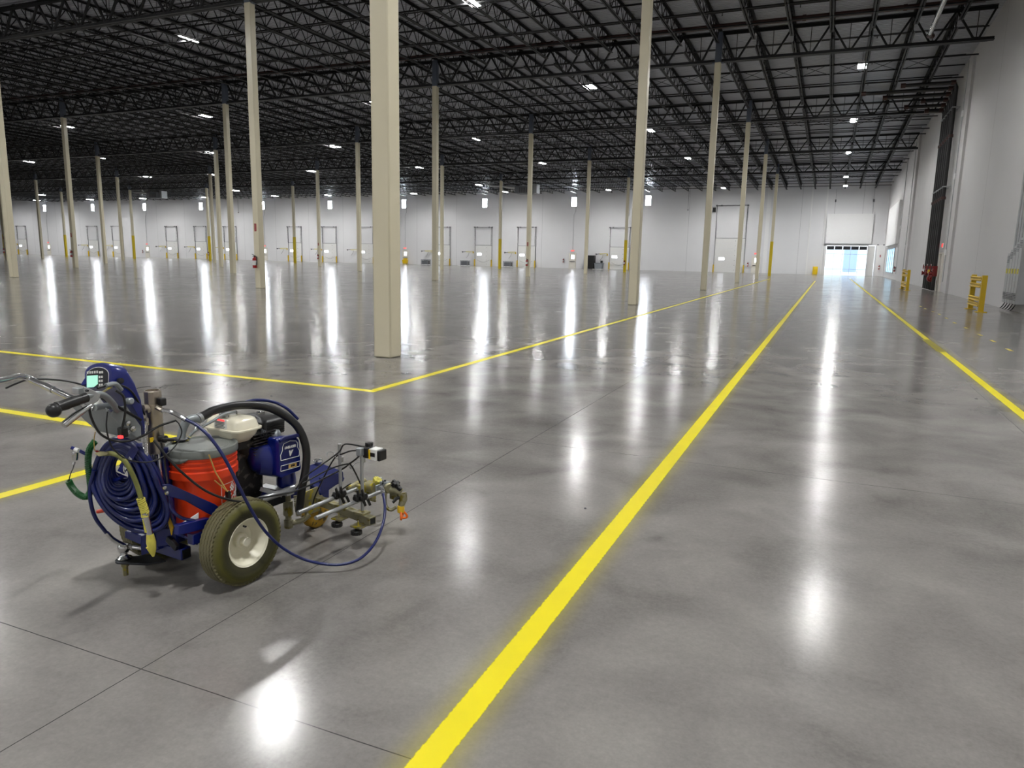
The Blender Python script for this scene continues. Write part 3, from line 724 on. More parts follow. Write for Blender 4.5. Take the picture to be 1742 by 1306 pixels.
# fire risers: black pipes standing along the wall, red valves at the bottom, bends at the top
ry = [48.9, 49.75, 50.6, 51.5, 52.4, 53.2]
for k, y in enumerate(ry):
    top = T(y)-.75-.12*k; xin = [2.9, .9, 2.1, 4.2, 3.4, 4.6][k]
    r = empty('riser_pipe', (XR-.32, y, 0), 'tall black fire riser pipe at the right wall, %s from the camera' % nth(k), 'riser', 'black fire riser pipes at the right wall')
    pm = MB().tube([(0, 0, .05), (0, 0, top-.25), (-.08, 0, top-.07), (-.25, 0, top), (-(XR-.32-xin), 0, top)], .1, 12, sm=0); pm.build('pipe', 'black_pipe', r)
    for a_, b_ in (((0, 0, 5.2), (0, 0, 5.36)), ((0, 0, 8.6), (0, 0, 8.76)), ((-.05, 0, top), (-.3, 0, top)), ((-(XR-.32-xin)-.1, 0, top), (-(XR-.32-xin)+.14, 0, top))):
        MB().tube([a_, b_], .135, 12).build('coupling', 'rust_pipe', r)
    for z in (5.9, 10.2): MB().box((.08, 0, z), (.4, .5, .05)).build('bracket', 'galvanised', r)
    if k in (0, 2, 4):
        v = MB().tube([(0, 0, .85), (0, 0, 1.45)], .14, 12); v.tube([(0, 0, 1.0), (-.25, 0, 1.0)], .09, 12); v.tube([(-.06, -.3, 1.2), (-.06, .3, 1.2)], .085, 12); v.lathe([(.13, -.03), (.13, .03)], 14, (-.27, 0, 1.0), (1, 0, 0)); v.build('valve', 'red_valve', r)
        hw = MB().lathe([(.15, -.015), (.17, 0), (.15, .015), (.13, 0), (.15, -.015)], 14, (-.26, -.2, 1.38), (1, 0, 0), cap=False); hw.tube([(-.26, -.2, 1.38), (0, -.2, 1.38)], .02, 6); hw.build('handwheel', 'red_valve', r)
        g = MB().lathe([(.06, -.02), (.06, .02)], 12, (-.2, .2, 1.5), (1, 0, 0)); g.build('gauge', 'label_white', r)
    if k == 1:
        v = MB().lathe([(.1, -.18), (.2, -.12), (.22, 0), (.2, .12), (.1, .18)], 16, (-.06, 0, .72), (0, 1, 0)); v.tube([(-.06, -.4, .72), (-.06, .4, .72)], .1, 12); v.build('valve', 'red_valve', r)
        MB().box((-.22, -.1, 1.12), (.1, .14, .2)).build('tag', 'barrel_yellow', r)
# electrical wireways at the right edge
mat('wireway_grey', (168, 170, 172), .45, metal=.2, var=.06)
for k in range(5):
    y = 30.15-.4*k
    r = empty('electrical_wireway', (XR-.145, y, 0), 'grey steel electrical wireway on the right wall, %s from the riser pipes' % nth(k), 'electrical cabinet', 'grey electrical wireways at the right edge')
    zt = 1.95+.12*k
    MB().box((0, 0, .28+(zt-.28)/2), (.26, .36, zt-.28)).build('duct', 'wireway_grey', r, bevel=.01)
    for z0 in (.42, zt-.3):
        lv = MB()
        for q in range(5): lv.box((-.135, 0, z0+q*.05), (.02, .26, .022))
        lv.build('louver', 'track_dark', r)
    MB().box((-.135, 0, 1.35), (.015, .2, .16)).build('label_plate', 'paint_crust', r)
    MB().tube([(0, 0, zt), (0, 0, T(y)-.8)], .035, 8).build('conduit', 'galvanised', r)
    MB().tube([(-.05, 0, .3), (-.14, .04, .12), (-.18, .1, .07), (-.1, .15, .12), (-.02, .16, .3)], .012, 6, sm=4).build('ground_wire', 'dark_steel', r)
# silver insulated pipe running under the joists near the right wall
sp_ = MB().tube([(3.05, 26.0, 11.25), (3.05, 37.4, 11.25)], .1, 14).build('insulated_pipe', 'chrome')
MB().tube([(3.05, 37.4, 11.25), (3.05, 37.75, 11.25), (3.2, 37.9, 11.25)], .11, 12).build('pipe_elbow', 'rust_pipe', sp_)
tag(sp_, 'shiny silver pipe under the roof joists near the top right corner', 'pipe')
for n, (x, y, s_) in enumerate(((-1.24, 4.05, .008), (1.66, 9.6, .014), (-5.3, 5.9, .012))):
    o = MB().loft([[(s_*cos(a)*r*(1+.4*sin(3*a+n)), s_*.6*sin(a)*r, z) for a in [k*PI/4 for k in range(8)]] for r, z in ((1, 0), (.8, .006), (.3, .009))]).build('debris_fleck', 'track_dark', loc=(x, y, 0))
    tag(o, ['tiny dark fleck of debris beside the middle yellow line', 'tiny dark fleck of debris beside the right yellow line', 'tiny dark fleck of debris between the two left yellow lines'][n], 'debris')
# thin conduits with junction boxes up the right wall
for n, (y, zs, lab) in enumerate(((46.25, (2.2, 6.2, 9.4), 'before the black riser pipes'), (71.0, (3.0, 5.5, 8.0), 'beyond the far yellow rail'), (79.6, (3.3, 5.0), 'left of the tall blue window'))):
    X = XR-.16 if n != 2 else XR-.04
    r = empty('wall_conduit', (X-.03, y, 0), 'thin grey conduit with junction boxes up the right wall %s' % lab, 'conduit')
    MB().tube([(0, 0, .6), (0, 0, T(y)-.3)], .02, 6).build('pipe', 'galvanised', r)
    jb = MB()
    for z in zs: jb.box((-.01, 0, z), (.08, .3, .3))
    jb.build('junction_box', 'white_paint', r)
# ------------------------------------------------------------------ yellow guard rails
def make_rail(L):
    r = empty('guard_rail', (0, 0, 0), '', 'guard rail', 'yellow guard rails along the right wall')
    for y in (0, L):
        MB().box((0, y, .6), (.15, .15, 1.2)).build('post', 'guard_yellow', r, bevel=.01)
        MB().box((0, y, .01), (.32, .32, .02)).build('base_plate', 'guard_yellow', r)
    for z in (.24, .42, .86, 1.08):
        rl = MB()
        for k, (dx, dz) in enumerate(((-.09, -.06), (-.13, -.035), (-.1, 0), (-.13, .035), (-.09, .06))): pass
        prof = [(-.08, -.075), (-.125, -.05), (-.09, -.012), (-.09, .012), (-.125, .05), (-.08, .075)]
        rl.loft([[(x, yy, z+q) for x, q in prof]+[(x+.02, yy, z+q) for x, q in prof[::-1]] for yy in (.02, L-.02)])
        rl.build('rail', 'guard_yellow', r)
    return r
a = make_rail(1.95); a.location = (4.66, 28.1, 0); a['label'] = 'yellow guard rail nearest the camera on the right, before the grey wireways'
b = make_rail(3.2); b.location = (4.25, 48.6, 0); b['label'] = 'far yellow guard rail standing before the black riser pipes'

# ------------------------------------------------------------------ painted floor lines
def floor_line(a, b, mname, half, label, cat='floor line', z=.0012, name='painted_line', group=None):
    a, b = V((a[0], a[1], 0)), V((b[0], b[1], 0)); L = (b-a).length; w = half
    mb = MB(); n = max(1, int(L/2)); vs = []
    for k in range(n+1): vs += [(-w, L*k/n, 0), (w, L*k/n, 0)]
    mb.add(vs, [[2*k, 2*k+1, 2*k+3, 2*k+2] for k in range(n)])
    o = mb.build(name, mname, ang=0); o.location = (a.x, a.y, z); o.rotation_euler = (0, 0, math.atan2(-(b-a).x, (b-a).y))
    return tag(o, label, cat, group)
floor_line((-.98, -1), (-1.06, 66), 'line_paint', .17, 'long freshly painted yellow line down the middle of the aisle')
floor_line((1.955, -1), (1.88, 80), 'line_paint', .17, 'long yellow line on the right side of the aisle', z=.0014)
floor_line((-4.55, 6.6), (-4.9, 70), 'line_paint', .17, 'yellow line along the left of the aisle past the columns', z=.0014)
floor_line((-4.5, 6.655), (-45, 6.56), 'line_paint', .17, 'yellow line running left from the corner near the big column', z=.0020)
floor_line((-4.48, 4.17), (-30, 4.17), 'line_paint', .17, 'yellow line running left behind the striping machine', z=.0020)
floor_line((-4.53, -1), (-4.53, 4.22), 'line_paint', .17, 'yellow line coming towards the camera behind the machine', z=.0014)
floor_line((1.925, 14.6), (1.915, 16.9), 'olive_patch', .2, 'darker olive-green stretch on the right yellow line', 'paint patch', .0024, 'olive_stretch')  # darker olive strip laid over part of the yellow line
DASH = [(1566, 521), (1574, 525), (1587, 530), (1598, 534.5), (1610, 541), (1624, 549), (1643, 557.5), (1667, 569.5), (1689, 580), (1717, 595)]
for n, (px, py) in enumerate(DASH):
    d = CF+CR*((px-W/2)/FPX)-CU*((py-H/2)/FPX); t = -EYE/d.z; x, y = d.x*t, d.y*t
    floor_line((x-.0, y-.22), (x, y+.22), 'dash_paint', .045, 'short yellow dash on the floor along the right wall, %s from the camera' % nth(len(DASH)-1-n), 'floor dash', .0012, 'painted_dash', 'short yellow dashes near the right wall')
# ------------------------------------------------------------------ the line striping machine
TH, TRK = .0939, .56
MS = V((cos(TH), -sin(TH), 0)); MF = V((sin(TH), cos(TH), 0))
MO = V((-2.3604, 2.3994, 0))-MS*TRK/2
def m(px, py, s=None, f=None, z=None):
    """a point of the machine in its own frame (s right, f forward, z up), seen at px,py and lying in the plane given"""
    d = CF+CR*((px-W/2)/FPX)-CU*((py-H/2)/FPX); o = V((0, 0, EYE))-MO
    ax, v = (MS, s) if s is not None else (MF, f) if f is not None else (V((0, 0, 1)), z)
    P = o+d*((v-o.dot(ax))/d.dot(ax)); return V((P.dot(MS), P.dot(MF), P.z))
def path(pts): return [m(a, b, s=c) for a, b, c in pts]
mc = empty('line_striping_machine', MO, 'blue walk-behind line striping machine with engine, spray arm and big rubber wheels', 'line striper', rz=-TH)
def P_(mb, name, mt, parent=mc, **k): return mb.build(name, mt, parent, **k)

# --- rear wheels
def make_wheel():
    R = .199
    prof = [(.108, -.045), (.125, -.052), (.15, -.057), (.172, -.054), (.184, -.046), (.1925, -.036), (.195, -.02), (.1955, 0), (.195, .02), (.1925, .036), (.184, .046), (.172, .054), (.165, .0555), (.163, .057), (.15, .057), (.125, .052), (.108, .045)]
    t = MB().lathe(prof, 72, (0, 0, 0), (1, 0, 0), cap=False)
    # zig-zag tread blocks
    for off, wd in ((-.034, .0085), (-.0178, .0125), (0, .0125), (.0178, .0125), (.034, .0085)):
        n = 120; vs = []
        for k in range(n):
            a = 2*PI*k/n; z = .002*(1 if k % 2 else -1); r1 = R-.0012 if abs(off) > .03 else R
            for dx, r in ((-wd*.62, .188), (-wd*.62, r1), (wd*.62, r1), (wd*.62, .188)): vs.append((off+dx+z, r*cos(a), r*sin(a)))
        t.add(vs, [[k*4+q, k*4+q+1, ((k+1) % n)*4+q+1, ((k+1) % n)*4+q] for k in range(n) for q in range(3)])
    tire = t.build('wheel', 'tire_rubber', mc, ang=40)
    rp = [(.0, -.02), (.03, -.02), (.07, -.018), (.082, -.005), (.088, .02), (.1, .034), (.104, .044), (.1125, .05), (.1145, .046), (.112, .04), (.107, .03), (.1, -.045), (.0, -.045)]
    rim = MB().lathe(rp, 56, (0, 0, 0), (1, 0, 0), cap=False).lathe([(.034, -.02), (.034, .0), (.03, .006), (.021, .008), (.021, .034), (.019, .037), (.0005, .037)], 28, (0, 0, 0), (1, 0, 0), cap=False).build('rim', 'rim_white', tire, ang=30)
    MB().tube([(.0, .012, .066), (.012, .014, .064), (.024, .006, .07)], [.004, .005, .0045], 8).build('valve_stem', 'black_rubber', tire)
    return tire
wh = make_wheel(); wh.location = (TRK/2, 0, .199)
w2 = copy_tree(wh, parent=mc); w2.location = (-TRK/2, 0, .199); w2.rotation_euler = (0, 0, PI)
P_(MB().tube([(-.26, 0, .199), (.26, 0, .199)], .014, 12), 'axle', 'dark_steel')

# --- chassis
fr = MB()
for s in (-.2, .19): fr.bar((s, -.2, .255), (s, .14, .245), .04, .05)
for s in (-.09, .03): fr.bar((s, .1, .245), (s, .62, .215), .04, .04)
fr.box((-.02, .2, .25), (.2, .2, .01)); fr.box((0, -.02, .255), (.38, .36, .012))
fr.bar((-.2, 0, .215), (.19, 0, .215), .05, .06)
P_(fr, 'chassis_frame', 'blue_paint_splashed', bevel=.004)
sp = .213
pl = [m(276, 824, s=sp), m(289, 823, s=sp), m(367, 858, s=sp), m(380, 868, s=sp), m(380, 884, s=sp), m(355, 874, s=sp), m(316, 852, s=sp), m(283, 842, s=sp)]
P_(MB().prism(pl, (-.006, 0, 0)), 'side_plate', 'blue_paint_splashed', bevel=.002)
b = MB()
for px, py in ((279.5, 829), (283, 838)): b.lathe([(.009, 0), (.008, .006), (.0, .008)], 6, m(px, py, s=sp), (1, 0, 0))
P_(b, 'plate_bolt', 'chrome')
P_(MB().prism([(-x, y, z) for x, y, z in [tuple(p) for p in pl]], (.006, 0, 0)), 'side_plate', 'blue_paint_splashed', bevel=.002)
lr = MB().bar(m(300, 901, s=.2), m(352, 888, s=.2), .03, .045)
P_(lr, 'lower_rail', 'blue_paint', bevel=.003)
# rear receiver tube with a black plate for the shade in its end, blocks above it
e1 = m(317, 941, s=.14); a1 = V((-.12, e1.y, e1.z))
P_(MB().bar(a1, e1, .052, .052), 'receiver_tube', 'blue_paint_splashed', bevel=.004)
P_(MB().box(e1+V((.001, 0, 0)), (.004, .04, .04)), 'tube_end_shade', 'black_plastic')
kn = MB().lathe([(.006, 0), (.006, .03)], 8, m(300, 930, s=.1), (0, -.6, .8)); kn.box(m(298, 928, s=.1)+V((0, -.012, .016)), (.07, .018, .03), Matrix.Rotation(.5, 3, 'Y'))
P_(kn, 'clamp_knob', 'dark_steel', bevel=.004)
bl = MB().prism([m(212, 903, s=-.1), m(243, 912, s=-.02), m(238, 926, s=-.02), m(212, 915, s=-.1)], (0, .14, 0))
bl.prism([m(238, 912, s=-.02), m(262, 905, s=.02), m(270, 935, s=.02), m(240, 945, s=-.02)], (0, .16, 0))
bl.prism([m(262, 900, s=.03), m(296, 898, s=.1), m(300, 925, s=.1), m(268, 930, s=.03)], (0, .1, 0))
P_(bl, 'rear_bracket', 'blue_paint_splashed', bevel=.003)
# hitch plate, tow ball and its bolt
tb = m(212, 952, s=-.2); hp = tb
poly = [hp+V((-.035+.035*cos(a)+.035-.0, .038*sin(a)-.0, 0)) for a in ()]
tip = [hp+V((.04*cos(a), .04*sin(a), -.006)) for a in [PI*.55+PI*k/8 for k in range(9)]]
poly = tip+[hp+V((.13, .02, -.006)), hp+V((.17, .09, -.006)), hp+V((.07, .11, -.006))]
P_(MB().prism(poly, (0, 0, .009)), 'hitch_plate', 'dark_steel', bevel=.002)
tbm = MB().lathe([(.0, .0), (.03, .0), (.032, .01), (.022, .016), (.016, .022), (.015, .03), (.02, .034), (.0255, .045), (.0275, .057), (.0255, .069), (.019, .078), (.009, .083), (.0005, .084)], 28, hp+V((0, 0, .003)), cap=False)
P_(tbm, 'tow_ball', 'chrome', ang=50)
P_(MB().lathe([(.0, -.075), (.012, -.075), (.013, -.03), (.018, -.03), (.018, -.008), (.012, -.006)], 6, hp), 'hitch_bolt', 'gun_steel', ang=0)

# --- uprights carrying the controls
up = MB()
for s in (-.1, .03): up.bar((s, -.16, .24), (s, -.19, .64), .03, .035)
up.box((-.035, -.175, .42), (.13, .012, .3)); up.box((-.035, -.19, .62), (.17, .03, .05))
P_(up, 'upright', 'blue_paint_splashed', bevel=.003)
# zinc bracket under the control hood: a folded channel
A = [m(119, 689, s=-.1), m(146, 717, s=-.1), m(166, 733, s=-.085)]
Bk = [m(240, 751, s=.07), m(188, 706, s=.07), m(176, 692, s=.06)]
P_(MB().prism([A[0], A[1], A[2], Bk[0], Bk[1], Bk[2]], (0, .005, .004)), 'control_bracket', 'zinc_sheet', bevel=.002)
sd = [m(186, 705, s=.072), m(198, 692, s=.072), m(215, 690, s=.072), m(240, 725, s=.072), m(241, 752, s=.072)]
P_(MB().prism(sd, (-.004, 0, 0)), 'bracket_cheek', 'zinc_sheet', bevel=.002)
bo = MB()
for px, py, r in ((217, 720, .012), (225, 729, .013), (216, 735, .01)): bo.lathe([(r, 0), (r*.9, .008), (.0, .01)], 16, m(px, py, s=.074), (1, 0, 0))
P_(bo, 'bracket_bolt', 'chrome')
sw = MB().box(m(209, 735, s=.08), (.03, .03, .04)); P_(sw, 'kill_switch', 'black_plastic', bevel=.003)
P_(MB().box(m(205, 743, s=.095), (.02, .012, .01)), 'switch_tag', 'exit_red')

# --- control hood with display
def arch(c, right, upv, w_, h_, n=16):
    """arch outline: flat bottom, straight sides, round top"""
    c, r, u = V(c), V(right).normalized(), V(upv).normalized(); pts = []
    for k in range(n+1):
        a = PI*k/n; pts.append(c+r*w_*cos(a)**1*(1 if 1 else 0)+u*(h_*.6+h_*.4*sin(a)))
    return [c+r*w_*.96]+pts+[c-r*w_*.96]
bl_, br_, tp = m(147.5, 661, s=-.083), m(186.5, 658.5, s=.055), m(171, 622.5, s=-.012)
cb = (bl_+br_)/2; rt = (br_-bl_).normalized(); uf = (tp-cb); uf = (uf-rt*uf.dot(rt)); hh = uf.length; uf.normalize(); hw_ = (br_-bl_).length/2+.012; hh += .012
nf = rt.cross(uf).normalized()                       # points out of the display, back towards the operator
if nf.y > 0: nf = -nf
secs = [arch(cb, rt, uf, hw_, hh), arch(cb-nf*.015, rt, uf, hw_+.004, hh+.004), arch(cb+V((0, .05, -.035)), rt, V((0, .25, 1)), hw_+.004, .122), arch(cb+V((0, .085, -.09)), rt, V((0, .2, 1)), hw_, .124), arch(cb+V((.004, .115, -.15)), rt, V((0, .1, 1)), hw_-.004, .115), arch(cb+V((.006, .132, -.205)), rt, V((0, 0, 1)), hw_-.01, .09), arch(cb+V((.006, .136, -.232)), rt, V((0, 0, 1)), hw_-.014, .04)]
hood = P_(MB().loft(secs), 'control_hood', 'blue_paint', ang=40)
fp = cb+nf*.002
panel = P_(MB().prism(arch(fp+uf*.004, rt, uf, hw_-.017, hh-.022), nf*.002), 'display_panel', 'panel_black', parent=hood)
o2 = arch(fp+uf*.003, rt, uf, hw_-.015, hh-.019)
P_(MB().tube(o2, .0012, 6), 'panel_outline', 'label_white', parent=hood)
def fpt(a, b2, e=.003): return fp+rt*a+uf*b2+nf*e
sx0 = -hw_+.022; sw_ = .066
P_(MB().prism([fpt(sx0, .004), fpt(sx0+sw_*.62, .004), fpt(sx0+sw_, .016), fpt(sx0+sw_, .052), fpt(sx0, .052)], nf*.0015), 'screen', 'lcd', parent=hood)
bt = MB()
for k in range(5): bt.prism([fpt(sx0+.005+k*.0145+dx, .06+dz) for dx, dz in ((-.004, 0), (.004, 0), (.004, .01), (-.004, .01))], nf*.002)
for k in range(2): bt.prism([fpt(sx0+.08+k*.013+dx, .058+dz) for dx, dz in ((-.004, 0), (.004, 0), (.004, .009), (-.004, .009))], nf*.002)
for r_ in range(3):
    for k in range(2): bt.prism([fpt(sx0+.078+k*.014+dx, .007+r_*.016+dz) for dx, dz in ((-.004, 0), (.004, 0), (.004, .009), (-.004, .009))], nf*.002)
P_(bt, 'panel_button', 'label_white', parent=hood)
P_(MB().lathe([(.012, 0), (.011, .018), (.005, .02)], 14, m(203, 648, s=.07), (1, -.1, .2)), 'throttle_knob', 'black_plastic')
P_(MB().prism([m(136, 655, s=-.1), m(145, 640, s=-.1), m(150, 640, s=-.1), m(150, 660, s=-.1)], (.02, .03, 0)), 'cable_cover', 'blue_paint', parent=hood, bevel=.003)
P_(MB().box(m(134, 664, s=-.09), (.045, .03, .025)), 'terminal_box', 'galvanised', bevel=.003)
# --- handlebar
hb = P_(MB().tube([m(-60, 652, f=-.86), m(0, 647, f=-.72), m(30, 640, f=-.64), m(46, 642, f=-.6), m(60, 649, f=-.585), m(98, 666, f=-.56), m(130, 681, f=-.55), m(160, 694, f=-.52)], .0125, 14, sm=5), 'handlebar', 'chrome', ang=60)
P_(MB().tube([m(75, 655.5, f=-.575), m(90, 662.5, f=-.565)], .0145, 14), 'bar_clamp', 'chrome', parent=hb)
hb2 = MB().tube([m(143, 676, s=.16), m(160, 671, s=.15), m(176, 672, s=.13), m(190, 684, s=.1), m(200, 698, s=.075)], .0125, 14, sm=5)
hb2.tube([m(160, 694, f=-.52), m(185, 690, s=.03), m(205, 697, s=.06)], .0125, 12, sm=4)
P_(hb2, 'handlebar_stem', 'zinc_sheet', ang=60)
P_(MB().tube([m(172, 676, s=.1), m(240, 714, s=.078)], .006, 8), 'brace_rod', 'black_plastic')
g0, g1 = m(91, 695, s=.2), m(146, 676, s=.17); gd = (g1-g0).normalized()
gp = MB().tube([g0+gd*.012, g0+gd*.03, g0+gd*.05, g0+gd*.07, g0+gd*.09, g0+gd*.11, g1], [.02, .018, .0205, .019, .0205, .019, .019], 18); gp.ball(g0+V((0, 0, -.006)), .0262, 20)
P_(gp, 'hand_grip', 'black_rubber', ang=60)
lk = P_(MB().prism([m(143, 658, s=.165), m(152, 660, s=.165), m(172, 670, s=.165), m(168, 682, s=.165), m(152, 692, s=.165), m(144, 688, s=.165), m(148, 676, s=.165)], (-.012, 0, 0)), 'lever_bracket', 'galvanised', bevel=.003)
P_(MB().lathe([(.005, 0), (.004, .01)], 10, m(147, 664, s=.166), (1, 0, 0)), 'pivot_screw', 'dark_steel', parent=lk)
lv = m(155, 689, s=.17), m(128, 707, s=.185), m(108, 723, s=.19)
P_(MB().tube([lv[0], (lv[0]*.6+lv[1]*.4), lv[1], lv[2]], [.006, .011, .0135, .013], 12), 'brake_lever', 'chrome', ang=60)
P_(MB().tube([m(158, 679, s=.16), m(182, 662, s=.12), m(190, 658, s=.1)], .0045, 8), 'cable_adjuster', 'gun_steel')
P_(MB().tube([m(180, 656, s=.11), m(196, 653, s=.1), m(206, 663, s=.09)], .01, 10, sm=4), 'brake_drum_arm', 'zinc_sheet')
P_(MB().lathe([(.014, 0), (.014, .02), (.01, .024)], 14, m(218, 682, s=.08), (1, 0, .1)), 'control_knob', 'zinc_sheet')

# --- cables around the controls
def cable(name, pts, r, mt='black_rubber', n=8): return P_(MB().tube(path(pts), r, n, sm=6), name, mt, ang=60)
cable('control_cable', [(151, 690, .16), (156, 712, .14), (170, 737, .12), (193, 749, .12), (217, 750, .13), (245, 740, .13), (270, 725, .13), (299, 715, .13)], .0048)
cable('control_cable', [(183, 700, .11), (181, 725, .12), (186, 750, .12), (195, 766, .12), (218, 782, .12), (250, 786, .12), (275, 778, .14), (297, 760, .15), (309, 737, .15), (305, 722, .14), (299, 715, .13)], .003)
cable('control_cable', [(166, 660, .12), (185, 655, .1), (203, 655, .09), (222, 664, .08), (238, 688, .06), (246, 705, .05)], .0045)
cable('control_cable', [(197, 664, .1), (210, 675, .11), (213, 700, .11), (208, 728, .1)], .0048)
cable('control_cable', [(10, 660, -.28), (28, 652, -.25), (50, 645, -.22), (85, 645, -.18), (120, 649, -.13), (150, 657, -.09)], .0042)
cable('control_cable', [(224, 664, .05), (238, 659, .04), (256, 657, .02)], .0016)
cable('power_cord', [(262, 749, .16), (280, 772, .2), (307, 801, .24), (349, 834, .27), (390, 850, .3), (420, 853, .31), (446, 849, .3)], .0052)
cable('power_cord', [(274, 752, .14), (279, 775, .14), (282, 800, .14), (285, 822, .16)], .0042)
cable('pull_wire', [(162, 734, -.02), (160, 748, -.04), (161, 765, -.05), (166, 769, -.06)], .0016, 'tan_strip')

# --- manifold / fluid filter with fittings
mt_, mb_ = m(264, 661, s=.0), m(266, 771, s=.0); ax = V((0, 0, 1)); hm = mt_.z-mb_.z
c_ = V((mb_.x, mb_.y, mb_.z))
P_(MB().lathe([(.0, 0), (.034, 0), (.036, .004), (.036, hm*.78), (.034, hm*.785)], 36, c_, cap=False), 'fluid_filter', 'brushed_nickel', ang=50)
P_(MB().lathe([(.034, hm*.785), (.036, hm*.79), (.036, hm*.97), (.033, hm*.985), (.028, hm*.985), (.028, hm*.95), (.0, hm*.95)], 10, c_, cap=False), 'filter_cap', 'brushed_nickel', ang=20)
P_(MB().box(m(275, 683, s=.05), (.03, .03, .035)), 'pressure_sensor', 'black_plastic', bevel=.006)
P_(MB().lathe([(.016, 0), (.016, .03), (.012, .032)], 16, m(272, 746, s=.045), (1, .3, 0)), 'drain_valve', 'black_plastic')
P_(MB().bar(m(275, 747, s=.07), m(297, 748, s=.09), .02, .014), 'valve_handle', 'black_plastic', bevel=.004)
P_(MB().box(m(258, 748, s=.04), (.004, .016, .02)), 'warning_tag', 'barrel_yellow')
ft = MB().tube([m(243, 694, s=.03), m(250, 694, s=.03), m(252, 700, s=.03)], .014, 10); ft.lathe([(.013, -.03), (.013, .0)], 6, m(247, 711, s=.04)); ft.tube([m(266, 692, s=.04), m(275, 697, s=.06)], .011, 8)
P_(ft, 'fitting', 'brushed_nickel')
def coil_spring(pts, R, r, turns, n=9):
    pts = spline(pts, 10); m_ = len(pts); out = []; N_ = turns*n
    for k in range(N_+1):
        t = k/N_*(m_-1); i = min(int(t), m_-2); p = pts[i].lerp(pts[i+1], t-i); d = (pts[i+1]-pts[i]).normalized()
        x = d.cross(V((.3, .9, .1))).normalized(); y = d.cross(x); a = 2*PI*k/n
        out.append(p+x*R*cos(a)+y*R*sin(a))
    return MB().tube(out, r, 6)
P_(coil_spring([m(247, 716, s=.04), m(247, 745, s=.045), m(248, 777, s=.05)], .009, .0034, 34), 'spring_guard', 'chrome')
P_(coil_spring([m(276, 698, s=.06), m(292, 701, s=.1), m(308, 709, s=.14), m(318, 715, s=.17)], .0072, .003, 34), 'spring_guard', 'chrome')
ct = MB().tube([m(261, 772, s=.02), m(262, 800, s=.02), m(266, 830, s=.03)], .009, 10); ct.tube([m(270, 772, s=.04), m(272, 800, s=.05), m(281, 868, s=.06)], .008, 10); ct.lathe([(.03, 0), (.03, .025)], 16, c_-V((0, 0, .03)))
P_(ct, 'drain_tube', 'chrome')

# --- white fuel tank, air cleaner, cylinder
def rrect(c, u, v, a, b, r=.02, n=5):
    c, u, v = V(c), V(u), V(v); out = []
    for sx, sy, a0 in ((1, 1, 0), (-1, 1, PI/2), (-1, -1, PI), (1, -1, 1.5*PI)):
        for k in range(n+1):
            t = a0+PI/2*k/n; out.append(c+u*(sx*(a-r)+r*cos(t))+v*(sy*(b-r)+r*sin(t)))
    return out
tc_ = m(401, 736, s=.155)                               # near seam corner of the tank
tw, tl = .125, .082; tcx, tcy, tz = tc_.x-tw+.012, tc_.y+tl-.005, tc_.z
X_, Y_ = (1, 0, 0), (0, 1, 0)
tk = [rrect((tcx, tcy, tz+dz), X_, Y_, tw+da, tl+db, r) for dz, da, db, r in ((-.068, -.06, -.045, .03), (-.062, -.042, -.03, .04), (-.03, -.016, -.012, .04), (-.004, -.008, -.006, .04), (-.003, .006, .006, .045), (.004, .006, .006, .045), (.005, -.005, -.005, .04), (.036, -.012, -.011, .04), (.048, -.02, -.018, .035), (.055, -.034, -.03, .03), (.058, -.06, -.05, .02))]
tank = P_(MB().loft(tk), 'fuel_tank', 'tank_cream', ang=50)
cc = V((tcx+.0, tcy-.02, tz+.054))
P_(MB().lathe([(.036, 0), (.042, .003), (.043, .014), (.04, .022), (.0, .024)], 18, cc, cap=False), 'fuel_cap', 'chrome', parent=tank, ang=20)
lb0 = V((tcx+.01, tcy-tl+.006, tz+.03))
P_(MB().box(lb0, (.085, .003, .045)), 'warning_label', 'label_white', parent=tank)
P_(MB().box(lb0+V((0, -.002, .018)), (.06, .002, .007)), 'label_stripe', 'exit_red', parent=tank)
tx = MB()
for k in range(5): tx.box(lb0+V((-.004+.004*(k % 2), -.002, .008-.0068*k)), (.068-.007*(k % 3), .0015, .0018))
P_(tx, 'label_text', 'panel_black', parent=tank)
ac = m(483, 713, s=.09)
acx, acy, acz = ac.x-.1, ac.y-.06, ac.z-.026
af = P_(MB().loft([rrect((acx, acy, acz+dz), X_, Y_, a, b_, .02) for dz, a, b_ in ((-.045, .08, .055), (-.04, .1, .07), (.022, .104, .074), (.03, .1, .07), (.038, .09, .06), (.05, .07, .05))]), 'air_cleaner', 'black_plastic', ang=40)
sl = MB()
for k in range(5): sl.box((acx+.104, acy, acz-.03+k*.011), (.008, .11, .004)); sl.box((acx, acy-.074, acz-.03+k*.011), (.16, .008, .004))
P_(sl, 'louver', 'black_rubber', parent=af)
P_(MB().lathe([(.022, 0), (.022, .012), (.016, .016)], 14, (acx, acy, acz+.05)), 'wing_nut', 'chrome', parent=af)
P_(MB().lathe([(.026, -.02), (.028, 0), (.026, .02), (.012, .03)], 20, m(467, 739, s=.1), (.8, .5, 0)), 'muffler_cap', 'zinc_sheet')
eb = MB()
ec = V((.0, tcy+.07, .52))
eb.loft([rrect((ec.x-.04, ec.y, z), X_, Y_, a, b_, .03) for z, a, b_ in ((.27, .09, .09), (.3, .1, .1), (.48, .11, .1), (.55, .09, .08), (tz-.06, .07, .06))])
for k in range(8): eb.box((ec.x+.03, ec.y+.06, .52+k*.014), (.18, .14, .004))
P_(eb, 'engine_block', 'engine_dark', ang=30)
cc0 = m(421, 762, s=.06)
P_(MB().lathe([(.0, -.03), (.045, -.03), (.05, -.01), (.05, .02), (.03, .03), (.0, .03)], 24, cc0, (.8, -.6, 0), cap=False), 'crankcase_cover', 'engine_dark')
